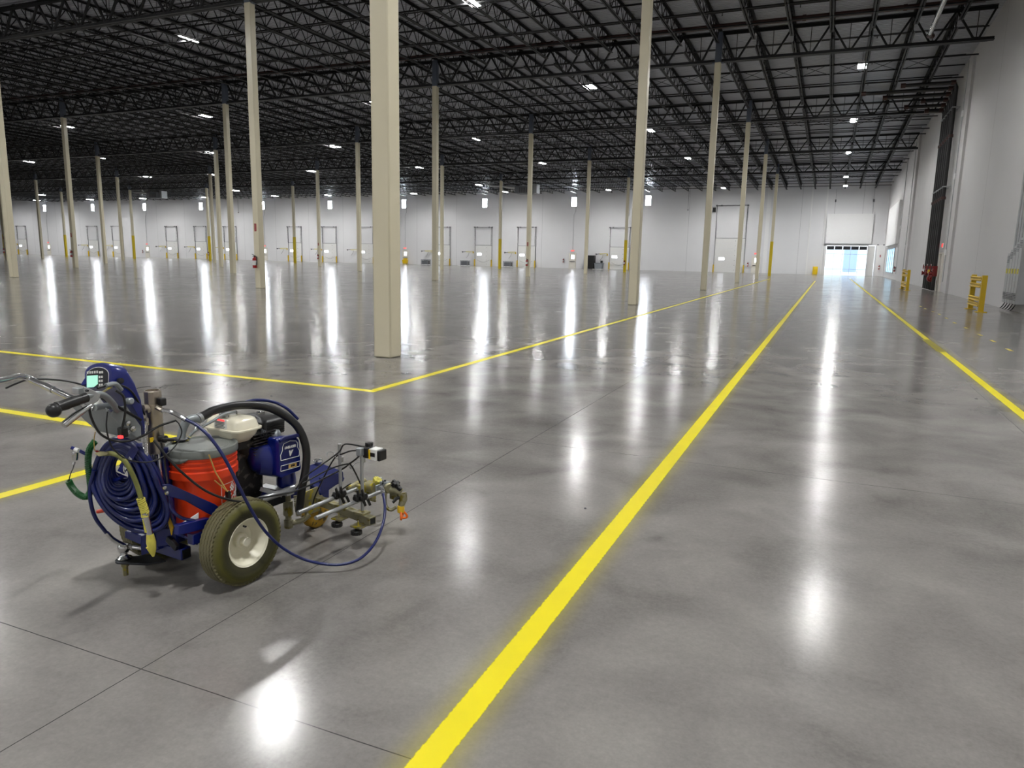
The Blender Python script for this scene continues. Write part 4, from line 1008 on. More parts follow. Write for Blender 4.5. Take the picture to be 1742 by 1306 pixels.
cr_ = MB().box((ec.x+.06, ec.y-.05, tz-.085), (.08, .08, .05)); cr_.tube([(ec.x+.08, ec.y-.09, tz-.1), (ec.x+.1, ec.y+.03, tz-.08)], .014, 8); cr_.box(m(420, 800, s=.03), (.06, .06, .12))
P_(cr_, 'carburetor', 'engine_dark', bevel=.006)
P_(coil_spring([m(437, 735, s=.09), m(446, 739, s=.09), m(455, 744, s=.09)], .024, .004, 6), 'cooling_fin', 'dark_steel')
em = MB().bar((-.1, .1, .26), (-.1, .42, .26), .05, .06); em.bar((.1, .1, .26), (.1, .42, .26), .05, .06)
P_(em, 'engine_mount', 'dark_steel', bevel=.003)

# --- blue pump drive with its badge
sB = .2
TL, TR, BR, BL = m(476, 748, s=sB), m(511, 744, s=sB), m(515, 798, s=sB), m(478, 813, s=sB)
def ring(s, k, dz=0, df=0):
    cen = (TL+TR+BR+BL)/4; out = []
    q = [TL, TR, BR, BL]; n = 6
    for i in range(4):
        p0, p1, p2 = q[i-1], q[i], q[(i+1) % 4]; r = .018
        a = p1+(p0-p1).normalized()*r; b2 = p1+(p2-p1).normalized()*r
        for t in range(n+1):
            u = t/n; out.append(a*(1-u)**2+p1*2*u*(1-u)+b2*u*u)
    return [V((s, cen.y+(p.y-cen.y)*k+df, cen.z+(p.z-cen.z)*k+dz)) for p in out]
pd = P_(MB().loft([ring(.07, .98, .0), ring(.11, 1.02, .0), ring(.165, 1.05, .004), ring(.178, 1.04, .002), ring(.186, .99, -.004), ring(.19, .97, -.006)]), 'pump_drive', 'blue_paint', ang=45)
# round-nosed motor bell running back from the badge housing
mdir = (m(472, 780, s=.15)-m(418, 776, s=.09)); mdir.z = 0; mdir.normalize(); mside = V((mdir.y, -mdir.x, 0))
def bell(px, py, s, ra, rb, sq=.35):
    c = m(px, py, s=s); out = []
    for k in range(28):
        a = 2*PI*k/28; ca, sa = cos(a), sin(a); q = 1/max(abs(ca), abs(sa)); q = 1+(q-1)*sq
        out.append(c+mside*ra*ca*q+V((0, 0, 1))*rb*sa*q)
    return out
P_(MB().loft([bell(417, 775, .05, .012, .012), bell(418.5, 775, .051, .035, .035), bell(421, 775.5, .053, .055, .056), bell(427, 776, .057, .07, .072), bell(433, 777, .061, .077, .08), bell(434, 778, .062, .08, .084), bell(450, 779, .074, .084, .09), bell(466, 780, .086, .084, .094), bell(476, 780, .09, .08, .09)]), 'motor_bell', 'blue_paint', ang=50)
P_(MB().prism([m(452, 753, s=.08), m(480, 744, s=.1), m(507, 741, s=.185), m(478, 748, s=.185)], (0, 0, .006)), 'bell_top', 'blue_paint', bevel=.003)
cen = (TL+TR+BR+BL)/4
fx = (TR-TL+BR-BL).normalized(); fx = V((0, fx.y, fx.z)).normalized(); fz = V((0, -fx.z, fx.y)); hgt = (TL-BL).length; wdt = (TR-TL).length
hd = [V((.19, cen.y, cen.z))+fx*a*wdt+fz*b_*hgt for a, b_ in ((-.53, .5), (-.3, .56), (.3, .56), (.53, .5), (.53, .42), (.3, .47), (-.3, .47), (-.53, .42))]
P_(MB().prism(hd, (.014, 0, 0)), 'hood_lip', 'blue_dark', parent=pd, bevel=.003)
def bp(a, b_, e=0): return V((.1905+e, cen.y, cen.z))+fx*a*wdt+fz*b_*hgt
badge = [bp(-.44, -.06), bp(.44, -.06), bp(.46, .08), bp(.36, .2), bp(.38, .28), bp(.3, .36), bp(0, .4), bp(-.3, .36), bp(-.36, .28), bp(-.36, .2), bp(-.46, .08)]
P_(MB().prism(badge, (.0015, 0, 0)), 'badge_plate', 'blue_dark', parent=pd)
P_(MB().tube([p+V((.0025, 0, 0)) for p in badge+badge[:1]], .0018, 6), 'badge_border', 'label_white', parent=pd)
text_obj('badge_lettering', 'LINELAZER', .0165, 'label_white', pd, bp(0, .24, .003), fx, fz, shear=.25, extrude=.0006, bold=.0008, spacing=.9)
text_obj('badge_lettering', 'V', .034, 'label_white', pd, bp(0, .07, .003), fx, fz, shear=.25, extrude=.0006, bold=.003)
plate = [bp(-.46, -.34), bp(.46, -.34), bp(.48, -.2), bp(-.44, -.2)]
P_(MB().prism(plate, (.0015, 0, 0)), 'number_plate', 'blue_dark', parent=pd)
P_(MB().tube([p+V((.0025, 0, 0)) for p in plate+plate[:1]], .0016, 6), 'plate_border', 'label_white', parent=pd)
P_(MB().prism([bp(-.08, -.32), bp(.32, -.32), bp(.33, -.22), bp(-.07, -.22)], (.002, 0, 0)), 'number_field', 'tan_strip', parent=pd)
text_obj('number_lettering', '3900', .013, 'panel_black', pd, bp(.12, -.27, .003), fx, fz, shear=.2, extrude=.0006, bold=.0008)
# neck, piston pump and inlet
nk = m(487, 822, s=.12)
P_(MB().lathe([(.045, .06), (.05, .03), (.05, 0), (.03, -.025), (.028, -.05)], 24, nk), 'pump_neck', 'blue_paint', ang=40)
q0 = m(489, 836, s=.12)
lp = MB().lathe([(.016, 0), (.016, -.05), (.024, -.052), (.026, -.075), (.024, -.1), (.026, -.105), (.026, -.125), (.016, -.13), (.016, -.15), (.023, -.153), (.023, -.195), (.0, -.196)], 8, q0, cap=False)
lp.tube([q0+V((0, 0, -.175)), q0+V((.04, .06, -.165)), q0+V((.06, .09, -.14))], .014, 10, sm=4)
P_(lp, 'displacement_pump', 'dirty_steel', ang=30)
P_(coil_spring([q0+V((.04, .02, -.02)), q0+V((.045, .02, -.08)), q0+V((.045, .03, -.13))], .012, .003, 14), 'spring_guard', 'dirty_steel')
mo = MB().tube([m(440, 851, s=.17), m(478, 838, s=.17), m(500, 829, s=.17)], .017, 12); mo.box(m(470, 833, s=.1), (.2, .05, .02)); mo.bar(m(445, 832, s=.15), m(478, 842, s=.15), .02)
P_(mo, 'pump_mount', 'galvanised', ang=40)

# --- black suction hose and lines over the engine
sh = path([(338, 711.5, .06), (352, 704, .06), (365, 697.5, .06), (397, 690, .07), (432, 689, .09), (465, 696, .12), (497, 716, .17), (513, 738, .2), (521, 766, .215), (520, 797, .22), (514, 829, .22), (509, 870, .2)])
P_(MB().tube(sh, .0205, 16, sm=6), 'suction_hose', 'black_rubber', ang=60)
d_ = (sh[1]-sh[0]).normalized()
P_(MB().tube([sh[0]-d_*.004, sh[0]+d_*.012], .024, 16), 'hose_clamp', 'galvanised')
cable('fluid_hose', [(400, 690, -.06), (425, 682, -.05), (448, 680.5, -.03), (470, 685, 0), (490, 696, .05), (507, 713, .08)], .0085, 'blue_hose', 10)
rl = P_(MB().tube(path([(322, 742, .05), (331, 733, .06), (345, 725, .07), (362, 716, .07), (380, 705, .08), (400, 700, .08)]), .0065, 10, sm=5), 'return_line', 'zinc_sheet', ang=60)
P_(MB().lathe([(.011, -.012), (.011, .012)], 6, m(337, 728, s=.065), (.5, .3, .5)), 'line_fitting', 'chrome', parent=rl)

# --- long blue hose looping out to the spray gun
P_(MB().tube(path([(316, 713.5, .17), (333, 722, .21), (352, 738, .26), (372, 763, .31), (388, 790, .34), (402, 818, .36), (418, 850, .375), (436, 882, .385), (455, 908, .395), (480, 931, .415), (512, 949, .46), (545, 958, .525), (580, 960, .60), (612, 950, .65), (636, 926, .66), (650, 896, .64), (655, 866, .61), (652, 840, .55)]), .0072, 12, sm=6), 'gun_hose', 'blue_hose', ang=60)

# --- front fork, tray and caster wheel
ty = m(555, 800, s=.0)
fk = MB().prism([m(522, 792, s=-.02), m(541, 786, s=-.08), m(578, 799, s=.03), m(586, 812, s=.1), m(548, 838, s=.1), m(528, 822, s=.1)], (0, 0, -.012))
fk.prism([m(545, 812, s=.1), m(584, 802, s=.1), m(585, 818, s=.1), m(560, 832, s=.1), m(559, 845, s=.1), m(546, 848, s=.1)], (-.012, 0, 0))
fk.prism([m(529, 806, s=.0), m(546, 800, s=.0), m(560, 820, s=.0), m(560, 846, s=.0), m(530, 850, s=.0)], (-.012, 0, 0))
P_(fk, 'front_tray', 'blue_paint_splashed', bevel=.003)
P_(MB().lathe([(.026, 0), (.028, .006), (.022, .016), (.0, .018)], 20, m(541, 786, s=-.04), cap=False), 'stem_cap', 'chrome')
yp = MB().prism([m(518, 838, s=.11), m(541, 827, s=.11), m(545, 868, s=.11), m(520, 878, s=.11)], (-.008, 0, 0)); yp.prism([m(518, 838, s=.02), m(541, 827, s=.02), m(545, 868, s=.02), m(520, 878, s=.02)], (-.008, 0, 0)); yp.box(m(532, 845, s=.06), (.09, .06, .02))
P_(yp, 'caster_fork', 'gun_steel', bevel=.002)
fw = m(529, 893, z=0); cwc = V((.07, fw.y, .085))
P_(MB().lathe([(.03, -.03), (.06, -.032), (.078, -.03), (.085, -.02), (.086, 0), (.085, .02), (.078, .03), (.06, .032), (.03, .03)], 40, cwc, (1, 0, 0)), 'caster_wheel', 'caster_yellow', ang=50)
P_(MB().tube([cwc-V((.06, 0, 0)), cwc+V((.06, 0, 0))], .009, 10), 'caster_axle', 'dirty_steel')

# --- spray arm: square tube, posts, rods, clamps, guns, guide box
s0_, s1_ = m(548, 853, z=.165), m(634, 886, z=.165); td = (s1_-s0_).normalized()
arm = P_(MB().bar(s0_-td*.1, s1_, .042, .042), 'arm_tube', 'dirty_steel', bevel=.003)
P_(MB().bar(s1_-td*.002, s1_+td*.0015, .03, .03), 'tube_end_shade', 'black_plastic', parent=arm)  # black plate painted in for the shade inside the tube
for t_, px in ((.42, 566), (.8, 606)):
    c = s0_.lerp(s1_, t_)
    cl = P_(MB().box(c+V((0, 0, .024)), (.07, .055, .012)).box(c+V((0, -.02, -.04)), (.065, .07, .01)).tube([c+V((0, -.03, -.01)), c+V((0, -.03, -.06))], .005, 8), 'arm_clamp', 'gun_steel', bevel=.003)
    k_ = MB()
    for a in range(4): k_.box(c+V((-.0, -.045, -.068)), (.058, .02, .022), Matrix.Rotation(a*PI/4, 3, 'Z'))
    P_(k_, 'clamp_knob', 'black_plastic', parent=cl, bevel=.004)
y1 = (m(580, 858, s=.34)).y
p1t, p1b = m(580.5, 754, s=.34), m(580, 858, s=.34); p2t, p2b = m(617.5, 772, s=.487), m(617, 868, s=.487)
for a, b_ in ((p1t, p1b), (p2t, p2b)): P_(MB().tube([b_, (b_.x, b_.y, a.z)], .0095, 12), 'arm_post', 'galvanised')
P_(MB().lathe([(.013, -.012), (.013, .012)], 12, m(617.5, 782, s=.487)), 'post_collar', 'galvanised')
P_(MB().lathe([(.013, -.012), (.013, .012)], 12, m(580.5, 781, s=.34)), 'post_collar', 'galvanised')
rA, rB, rC = [m(507, 872, s=.325), m(648, 814, s=.325)], [m(537, 881, s=.47), m(658, 832, s=.47)], [m(572, 846, s=.3), m(606, 832, s=.3)]
for r_ in (rA, rB): P_(MB().tube(r_, .0105, 12), 'gun_rod', 'galvanised')
def clamp(px, py, s):
    c = m(px, py, s=s); g = MB().box(c, (.03, .04, .038)); g.lathe([(.016, -.026), (.016, .026)], 12, c+V((0, 0, .0)), (0, 1, 0))
    o = P_(g, 'rod_clamp', 'black_plastic', bevel=.005)
    l = MB().bar(c+V((.018, -.015, .01)), c+V((.022, -.03, .052)), .01, .015); l.bar(c+V((.018, .015, -.01)), c+V((.024, .03, -.05)), .01, .015)
    P_(l, 'clamp_lever', 'black_plastic', parent=o, bevel=.004)
clamp(573, 842, .33); clamp(609, 846, .475); clamp(581, 840, .345); clamp(617, 845, .49)
# guide camera / laser box on the second post
gc = m(624, 768, s=.5)
gb = P_(MB().box(gc, (.05, .05, .055)), 'guide_box', 'black_plastic', bevel=.005)
l_ = gc+V((.05, .012, -.006))
P_(MB().box(l_, (.05, .055, .058)), 'guide_label', 'label_white', parent=gb, bevel=.004)
P_(MB().box(l_+V((.0, -.028, .0)), (.03, .002, .02)), 'label_print', 'panel_black', parent=gb)
P_(MB().box(l_+V((-.02, -.028, .0)), (.01, .002, .05)), 'label_stripe', 'barrel_yellow', parent=gb)
P_(MB().box(l_+V((.032, .006, -.004)), (.018, .06, .055)), 'lens_cap', 'black_plastic', parent=gb, bevel=.006)
kt = m(628, 755, s=.5)
k_ = MB().tube([gc+V((.01, 0, .02)), kt], .006, 8)
for a in range(4): k_.box(kt, (.04, .014, .018), Matrix.Rotation(a*PI/4, 3, 'Z'))
P_(k_, 'thumb_knob', 'black_plastic', parent=gb, bevel=.004)
P_(MB().box(m(613, 768, s=.487), (.03, .035, .04)), 'post_bracket', 'zinc_sheet', bevel=.004)
# yellow crusted gun block on the first rod
c1 = m(618, 828, s=.335)
gb1 = MB().box(c1, (.05, .09, .045)); gb1.box(c1+V((.0, .05, -.03)), (.045, .05, .09)); gb1.lathe([(.026, -.025), (.028, 0), (.026, .025)], 14, m(628, 828, s=.37), (1, .2, 0)); gb1.tube([m(590, 831, s=.3), m(606, 824, s=.31), m(622, 818, s=.33)], [.012, .015, .02], 10); gb1.box(m(630, 845, s=.36), (.05, .04, .03)); gb1.tube([m(632, 850, s=.36), m(640, 852, s=.38)], .009, 8)
P_(gb1, 'spray_gun_block', 'gun_steel', bevel=.004)
yk = MB()
for a in range(4): yk.box(m(642, 817, s=.38), (.05, .016, .02), Matrix.Rotation(.5, 3, 'Y')@Matrix.Rotation(a*PI/4, 3, 'Z'))
yk.tube([m(642, 819, s=.38), m(638, 828, s=.375)], .008, 8); yk.ball(m(634, 829, s=.365), .014)
P_(yk, 'gun_knob', 'paint_crust', bevel=.004)
P_(MB().box(m(645, 831, s=.42), (.01, .06, .05)).box(m(655, 826, s=.45), (.05, .03, .05)), 'gun_bracket', 'zinc_sheet', bevel=.003)
P_(MB().tube([m(650, 820, s=.44), m(660, 823, s=.46)], .012, 10).tube([m(655, 816, s=.45), m(655, 826, s=.45)], .006, 8), 'bracket_screw', 'dark_steel')
# second spray gun with its nozzle
g2 = MB().tube([m(660, 832, s=.5), m(672, 832, s=.53), m(682, 838, s=.56)], [.022, .026, .024], 14); g2.tube([m(684, 838, s=.57), m(686, 850, s=.58), m(682, 861, s=.575)], [.024, .022, .016], 14)
g2.tube([m(656, 838, s=.5), m(655, 852, s=.5), m(659, 864, s=.52), m(666, 867, s=.54), m(674, 862, s=.56)], .009, 10, sm=4); g2.lathe([(.024, -.01), (.03, 0), (.024, .01)], 18, m(661, 830, s=.51), (1, -.4, 0)); g2.box(m(672, 842, s=.53), (.05, .03, .04))
P_(g2, 'spray_gun', 'dirty_steel', ang=45)
P_(MB().tube([m(668, 855, s=.55), m(674, 848, s=.56), m(681, 845, s=.57)], [.007, .01, .007], 10), 'gun_trigger', 'black_plastic')
kb = MB()
for a in range(2): kb.box(m(673, 823, s=.54), (.05, .02, .026), Matrix.Rotation(.6, 3, 'Y')@Matrix.Rotation(a*PI/2, 3, 'Z'))
kb.tube([m(673, 824, s=.54), m(673, 832, s=.54)], .01, 10); kb.box(m(678, 829, s=.56), (.04, .02, .02), Matrix.Rotation(.6, 3, 'Y'))
P_(kb, 'gun_knob', 'black_plastic', bevel=.004)
nz = m(682, 866, s=.575)
P_(MB().lathe([(.018, .02), (.02, .005), (.019, -.015), (.014, -.018)], 12, nz), 'nozzle_nut', 'tip_yellow', ang=30)
tg = MB()
for a in (-.9, .5, 1.9): 
    d = V((cos(a), sin(a), 0)); tg.tube([nz+V((0, 0, -.01))+d*.012, nz+d*.03+V((0, 0, -.03)), nz+d*.03+V((0, 0, -.045)), nz+d*.008+V((0, 0, -.05))], .006, 8, sm=4)
P_(tg, 'tip_guard', 'tip_orange', ang=60)
P_(MB().tube([nz+V((0, 0, -.016)), nz+V((0, 0, -.04))], .007, 10), 'spray_tip', 'tip_yellow')
P_(coil_spring([m(652, 842, s=.54), m(651, 834, s=.53), m(648, 828, s=.51)], .0085, .003, 8), 'spring_guard', 'galvanised')
# cables on the arm
cable('signal_cable', [(503, 832, .24), (520, 810, .26), (562, 780, .32), (578, 767, .35), (583, 758, .36), (592, 755, .4), (620, 760, .49)], .0042)
cable('signal_cable', [(442, 847, .26), (475, 841, .26), (511, 832, .27), (578, 800, .34), (595, 788, .42), (605, 781, .47), (611, 775, .485)], .0048)
cable('signal_cable', [(531.5, 866, .16), (536, 844, .18), (559, 796, .28), (572, 776, .32), (582, 772, .36), (596, 767, .42), (608, 766, .48)], .0042)
cable('signal_cable', [(515, 822, .25), (560, 798, .32), (590, 789, .4), (597, 791, .42), (605, 805, .42), (614, 824, .4)], .0042)
cable('signal_cable', [(582, 832, .3), (592, 825, .31), (597, 822, .31)], .004)
cable('tie_wire', [(556, 776, .3), (558, 769, .3), (568, 770, .31), (572, 779, .33), (583, 781, .35)], .0016, 'galvanised')
cable('tie_wire', [(595, 793, .41), (597, 797, .41), (602, 791, .43), (606, 787, .44), (616, 786, .48)], .0016, 'galvanised')
# tie straps against the bucket
P_(MB().tube(path([(355.5, 773, .235), (366, 802, .24), (388, 838, .25)]), .0035, 6).tube(path([(365, 817, .24), (390, 838, .25)]), .0028, 6), 'tie_strap', 'tan_strip')
P_(MB().box(m(388, 842, s=.25), (.02, .015, .035)), 'strap_clip', 'black_plastic')
# yellow strap and short hoses at the rear right
P_(MB().prism([m(284, 868, s=.1), m(291, 876, s=.11), m(295, 889, s=.11), m(291, 911, s=.11), m(287, 893, s=.1), m(283, 880, s=.1)], (0, .006, 0)), 'strap', 'tip_yellow', bevel=.002)
cable('drain_hose', [(285, 845, .11), (292, 866, .14), (308, 880, .17), (332, 886, .2)], .0075, 'blue_hose', 10)
cable('drain_hose', [(288, 868, .1), (300, 896, .13), (318, 915, .15), (336, 924, .16)], .0075, 'blue_hose', 10)
for x_ in ((262, 790), (268, 800), (277, 795)): cable('drain_hose', [(x_[0]+4, x_[1]-18, .0), (x_[0]+6, x_[1]+20, .02), (x_[0]+10, x_[1]+60, .05), (x_[0]+14, x_[1]+98, .07)], .0075, 'blue_hose', 10)

P_(MB().prism([m(303, 893, s=.15), m(322, 883, s=.16), m(338, 872, s=.17), m(338, 884, s=.17), m(326, 888, s=.165), m(310, 897, s=.155)], (-.003, .002, .002)), 'paper_tag', 'pale_plate', bevel=.001)
# ------------------------------------------------------------------ bucket standing on the machine
bk = m(345, 757, s=.078); by, bz0 = -.028, .262
def world(p): return MO+MS*p[0]+MF*p[1]+V((0, 0, p[2]))
bu = empty('paint_bucket', world((.076, by, bz0)), 'orange plastic paint bucket with a grey lid standing on the blue striping machine', 'bucket', rz=-TH)
Hb = .352
bod = MB().lathe([(.0, .0), (.128, .0), (.133, .006), (.141, Hb*.66), (.142, Hb*.67), (.153, Hb*.675), (.154, Hb*.77), (.146, Hb*.785), (.146, Hb*.82), (.151, Hb*.825), (.151, Hb*.845), (.147, Hb*.85), (.147, Hb*.885), (.152, Hb*.89), (.152, Hb*.91), (.148, Hb*.915), (.148, Hb*.985), (.14, Hb*.985), (.13, .02), (.0, .02)], 64, cap=False).build('pail', 'orange_bucket', bu, ang=30)
lid = MB().lathe([(.1485, Hb*.955), (.155, Hb*.955), (.157, Hb*.965), (.157, Hb*1.02), (.155, Hb*1.05), (.147, Hb*1.055), (.143, Hb*1.03), (.12, Hb*1.03), (.115, Hb*1.045), (.0, Hb*1.05)], 64, cap=False).build('lid', 'lid_grey', bu, ang=30)
skirt = MB(); vs = []
for k in range(9):
    a = -1.75+k*.09; r = .1575; vs += [(r*cos(a), r*sin(a), Hb*.965), (r*cos(a), r*sin(a), Hb*.965-.022*sin(PI*k/8)-.004)]
skirt.add(vs, [[2*k, 2*k+2, 2*k+3, 2*k+1] for k in range(8)]); 
sk = skirt.build('lid_drip', 'lid_grey', bu, ang=60); so = sk.modifiers.new('thick', 'SOLIDIFY'); so.thickness = .003
pf = m(306, 748, z=bz0+Hb*1.055); pfl = pf-V((.076, by, bz0))
MB().lathe([(.0, 0), (.042, 0), (.043, .006), (.04, .008), (.0, .009)], 32, pfl, cap=False).build('lid_disc', 'panel_black', bu)
dr = MB(); random.seed(3)
for k in range(14):
    a = random.uniform(0, 6.3); d = random.uniform(.015, .06); dr.lathe([(random.uniform(.002, .006), 0), (.001, .003)], 8, pfl+V((d*cos(a), d*sin(a)-.01, .003)))
dr.build('paint_drip', 'paint_crust', bu)
el = path([(308, 746, .02), (310, 733, .02), (315, 720, .03), (325, 712.5, .045), (340, 710.5, .06)])
P_(MB().tube(el, .0185, 14, sm=6), 'suction_elbow', 'zinc_sheet', ang=60)
# wire handle lying against the pail
hp_ = [(.154*cos(a), .154*sin(a), Hb*.73-.16*sin((a+1.9)*1.0)) for a in [-1.9+k*.14 for k in range(14)]]
MB().tube([(.15*cos(-2.2), .15*sin(-2.2), Hb*.62), (.152*cos(-2.0), .152*sin(-2.0), Hb*.5), (.146*cos(-1.8), .146*sin(-1.8), Hb*.66)], .0022, 6, sm=4).build('bail_wire', 'dark_steel', bu)
# white print on the pail, wrapped round it: outline square and slanted store lettering
def wrap(me, r, a0, z0, taper=.02):
    for v in me.vertices:
        a = a0+v.co.x/r; rr = r+.0012+(v.co.y)*taper
        v.co = V((rr*cos(a), rr*sin(a), z0+v.co.y))
sq = MB(); q = .0012
for x0, y0_, x1, y1_ in ((-.1, -.09, -.1, .055), (-.1, .055, .06, .055), (-.345, -.03, -.345, .055), (-.345, .055, -.37, .055)):
    n = 16
    for k in range(n):
        xa, ya = x0+(x1-x0)*k/n, y0_+(y1_-y0_)*k/n; xb, yb = x0+(x1-x0)*(k+1)/n, y0_+(y1_-y0_)*(k+1)/n
        if x0 == x1: sq.add([(xa-q, ya, 0), (xa+q, ya, 0), (xb+q, yb, 0), (xb-q, yb, 0)], [[0, 1, 2, 3]])
        else: sq.add([(xa, ya-q, 0), (xb, yb-q, 0), (xb, yb+q, 0), (xa, ya+q, 0)], [[0, 1, 2, 3]])
so_ = sq.build('print_border', 'label_white', bu, ang=0); wrap(so_.data, .1385, .61, .145)
me = text_mesh('THE\nHOME\nDEPOT', .046, extrude=0, bold=.0015, spacing=.95)
me.transform(Matrix.Rotation(.78, 4, 'Z')); wrap(me, .1385, .5, .125); me.name = 'print_lettering'
o = bpy.data.objects.new('print_lettering', me); C.objects.link(o); me.materials.clear(); me.materials.append(MAT['label_white']); o.parent = bu

# ------------------------------------------------------------------ coil of blue hose hung on the back of the machine
hc = empty('hose_coil', world((-.06, -.36, .3)), 'thick coil of dark blue paint hose hanging at the back of the striping machine', 'hose', rz=-TH)
HC = V((-.06, -.36, .3))
random.seed(11)
loops = MB(); n_loop = 30; hcen = m(203, 800, s=-.06)
he, hn = V((.85, .53, 0)), V((.53, -.85, 0))
for k in range(n_loop):
    u = ((k*11) % n_loop)/(n_loop-1); u += random.uniform(-.02, .02)
    a_, b_ = .04+.098*u, .062+.142*u; w_ = -.055+.11*((k*7) % n_loop)/n_loop; ph = random.uniform(-.4, .4); pts = []
    for q in range(41):
        a = 2*PI*q/40; x = a_*cos(a+ph*.1)*(1-.1*sin(a)); z = b_*sin(a)
        dep = w_*(.55-.45*sin(a)) + .012*sin(2*a+ph)
        # bunched where they hang at the top, fanned out and sagging to the right below
        pts.append(hcen+he*(x+.035*u-.08*u*sin(a)*(1 if sin(a) < 0 else .2))+hn*dep+V((0, 0, z-.062*u)))
    loops.tube(pts, .0105, 10, sm=2)
ho = loops.build('hose', 'blue_hose', hc, ang=60, loc=-HC)
bd = MB()
for a, b_ in (((206, 793, .0), (236, 757, .03)), ((165, 832, -.12), (207, 812, -.04))):
    bd.tube(path([a, ((a[0]+b_[0])/2, (a[1]+b_[1])/2-2, (a[2]+b_[2])/2-.02), b_]), .009, 8, sm=4)
bd.build('tie_band', 'blue_paint', hc, loc=-HC)
bn = P_(MB().prism([m(201, 800, s=.03), m(212, 806, s=.04), m(236, 764, s=.05), m(226, 757, s=.04)], (0, -.004, 0)), 'tie_wrap', 'blue_paint', parent=hc); bn.location = -HC
nt = (m(226, 780, s=.05), m(216, 797, s=.045))
for p_, tx_ in ((nt[0], 'G'), (nt[1], 'BE')):
    o = text_obj('wrap_lettering', tx_, .024, 'label_white', hc, p_+V((0, -.012, 0))-HC, (.5, 0, .8), (-.8, 0, .5), extrude=.0006, bold=.001)
# tail of the hose dropping past the coil to a chrome elbow by the tow ball
tl_ = P_(MB().tube(path([(160, 800, -.12), (153, 830, -.14), (155, 858, -.15), (163, 882, -.16), (180, 905, -.17)]), .0085, 10, sm=5), 'hose_tail', 'blue_hose', parent=hc, ang=60); tl_.location = -HC
tl_ = P_(MB().tube(path([(180, 905, -.17), (192, 917, -.17), (208, 926, -.16), (217, 928, -.15)]), .0105, 12, sm=4).tube(path([(226, 930, -.13), (240, 932, -.1), (256, 931, -.06)]), .0105, 12, sm=4).lathe([(.014, -.012), (.014, .012)], 6, m(217, 928, s=-.15), (1, 0, 0)).lathe([(.012, -.014), (.012, .014)], 6, m(224, 930, s=-.14), (1, 0, 0)), 'chrome_elbow', 'chrome', parent=hc, ang=40); tl_.location = -HC
# --- green coiled air line
g_ = coil_spring(path([(162, 750, -.14), (152, 765, -.15), (150, 790, -.16), (153, 815, -.16), (154, 835, -.17), (145, 845, -.18), (131, 838, -.2), (121, 826, -.22), (117, 818, -.22)]), .0105, .0042, 62)
gl = g_.build('air_line', 'green_hose', None, ang=0, loc=MO); gl.rotation_euler = (0, 0, -TH)
tag(gl, 'green coiled air line hanging beside the blue hose coil', 'air line')
wr = P_(MB().tube(path([(117, 818, -.22), (120, 806, -.22), (124, 797, -.22), (126, 790, -.22)]), .0022, 6, sm=4), 'end_wire', 'dark_steel', parent=gl); wr.parent = gl
cp = P_(MB().lathe([(.012, -.02), (.013, -.012), (.013, .012), (.01, .02)], 12, m(128, 774, s=-.21), (.2, 0, 1)).tube(path([(126, 785, -.22), (125, 790, -.22)]), .006, 8), 'coupling', 'chrome', parent=gl)
cp2 = P_(MB().tube(path([(121, 761, -.22), (134, 766, -.2), (150, 774, -.17)]), .0075, 10), 'fitting_tube', 'blue_paint', parent=gl); P_(MB().lathe([(.01, -.01), (.01, .01)], 10, m(131, 765.5, s=-.2), (1, .3, -.2)), 'fitting_collar', 'label_white', parent=gl)
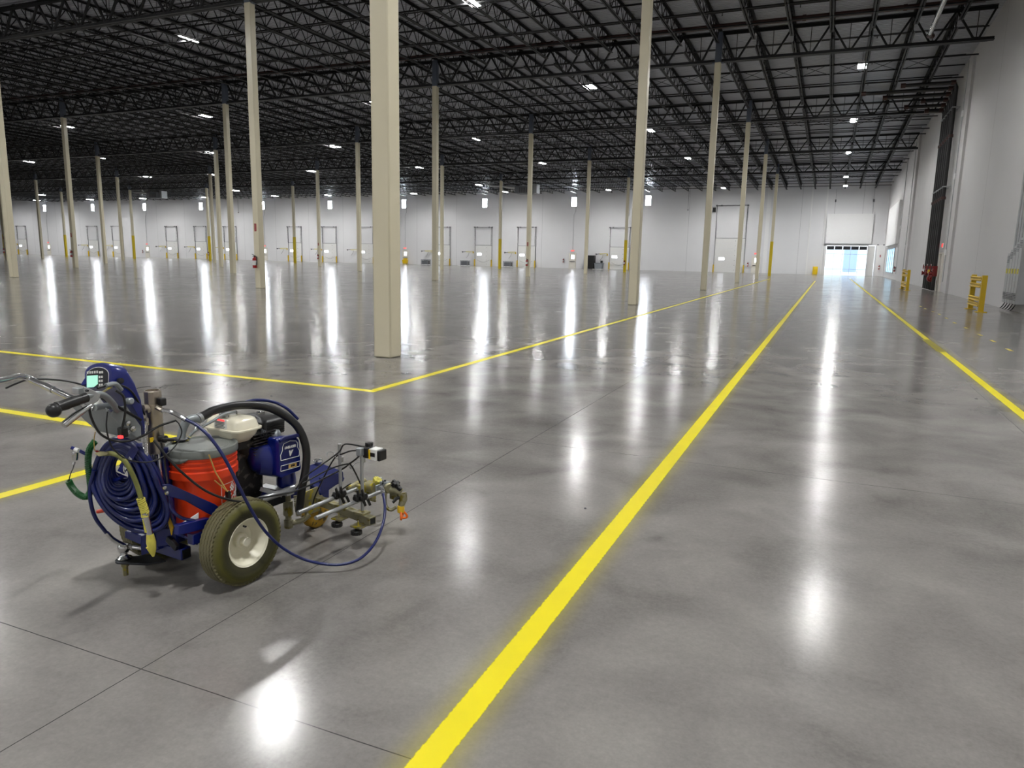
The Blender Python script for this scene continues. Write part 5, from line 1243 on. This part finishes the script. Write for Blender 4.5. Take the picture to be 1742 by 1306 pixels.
# --- spray wand hanging over the coil
wa = P_(MB().tube(path([(240, 848, .14), (232, 822, .135), (222, 800, .13), (213, 785, .12), (203, 776, .1), (189, 771, .07), (178, 772, .05)]), .0095, 12, sm=5), 'spray_wand', 'tan_crust', parent=None, ang=60)
wa.location = MO; wa.rotation_euler = (0, 0, -TH); tag(wa, 'yellow-crusted spray wand with a coil spring hanging in front of the blue hoses', 'spray wand')
P_(coil_spring([m(239, 847, s=.14), m(243, 860, s=.142), m(247, 872, s=.145)], .0145, .0034, 9), 'coil_spring', 'paint_crust', parent=wa)
P_(MB().tube([m(246, 871, s=.145), m(248, 877, s=.145), m(254, 903, s=.145), m(256, 912, s=.145)], [.013, .0125, .0125, .013], 14), 'wand_tube', 'chrome', parent=wa)
P_(MB().tube(path([(246, 869, .14), (247, 879, .143)]), .0155, 12).tube(path([(245, 882, .135), (249, 905, .14)]), .007, 8), 'crusted_collar', 'paint_crust', parent=wa)
P_(MB().tube(path([(255, 908, .145), (257, 922, .145), (259, 935, .145), (261, 946, .145)]), [.014, .019, .016, .005], 12).tube(path([(252, 930, .14), (257, 940, .145)]), [.01, .006], 8), 'crusted_tip', 'paint_crust', parent=wa)
P_(MB().prism([m(163, 770, s=.03), m(172, 767, s=.04), m(188, 768, s=.07), m(187, 773, s=.07), m(172, 776, s=.05)], (0, -.01, 0)), 'hook_clip', 'gun_steel', parent=wa, bevel=.003)
P_(MB().tube(path([(163, 767, .03), (170, 769, .035)]), .004, 8), 'red_sleeve', 'red_paint', parent=wa)
# orange stub seen behind the coil
ob = MB().tube(path([(166, 870, -.2), (187, 866, -.14)]), .009, 10)
P_(ob, 'hitch_pin', 'orange_bucket')
# ------------------------------------------------------------------ light and view
wd = bpy.data.worlds.new('world'); bpy.context.scene.world = wd; wd.use_nodes = True
bg = wd.node_tree.nodes['Background']; bg.inputs['Color'].default_value = (.86, .93, 1, 1); bg.inputs['Strength'].default_value = 2.2
sc = bpy.context.scene
sc.view_settings.view_transform = 'Standard'; sc.view_settings.look = 'None'; sc.view_settings.gamma = 1; sc.view_settings.use_curve_mapping = False
sc.view_settings.exposure = -.04
sc.cycles.use_denoising = True
sc.cycles.max_bounces = 8; sc.cycles.diffuse_bounces = 4; sc.cycles.glossy_bounces = 4; sc.cycles.transparent_max_bounces = 12
sc.cycles.sample_clamp_indirect = 8
sc.cycles.use_light_tree = True
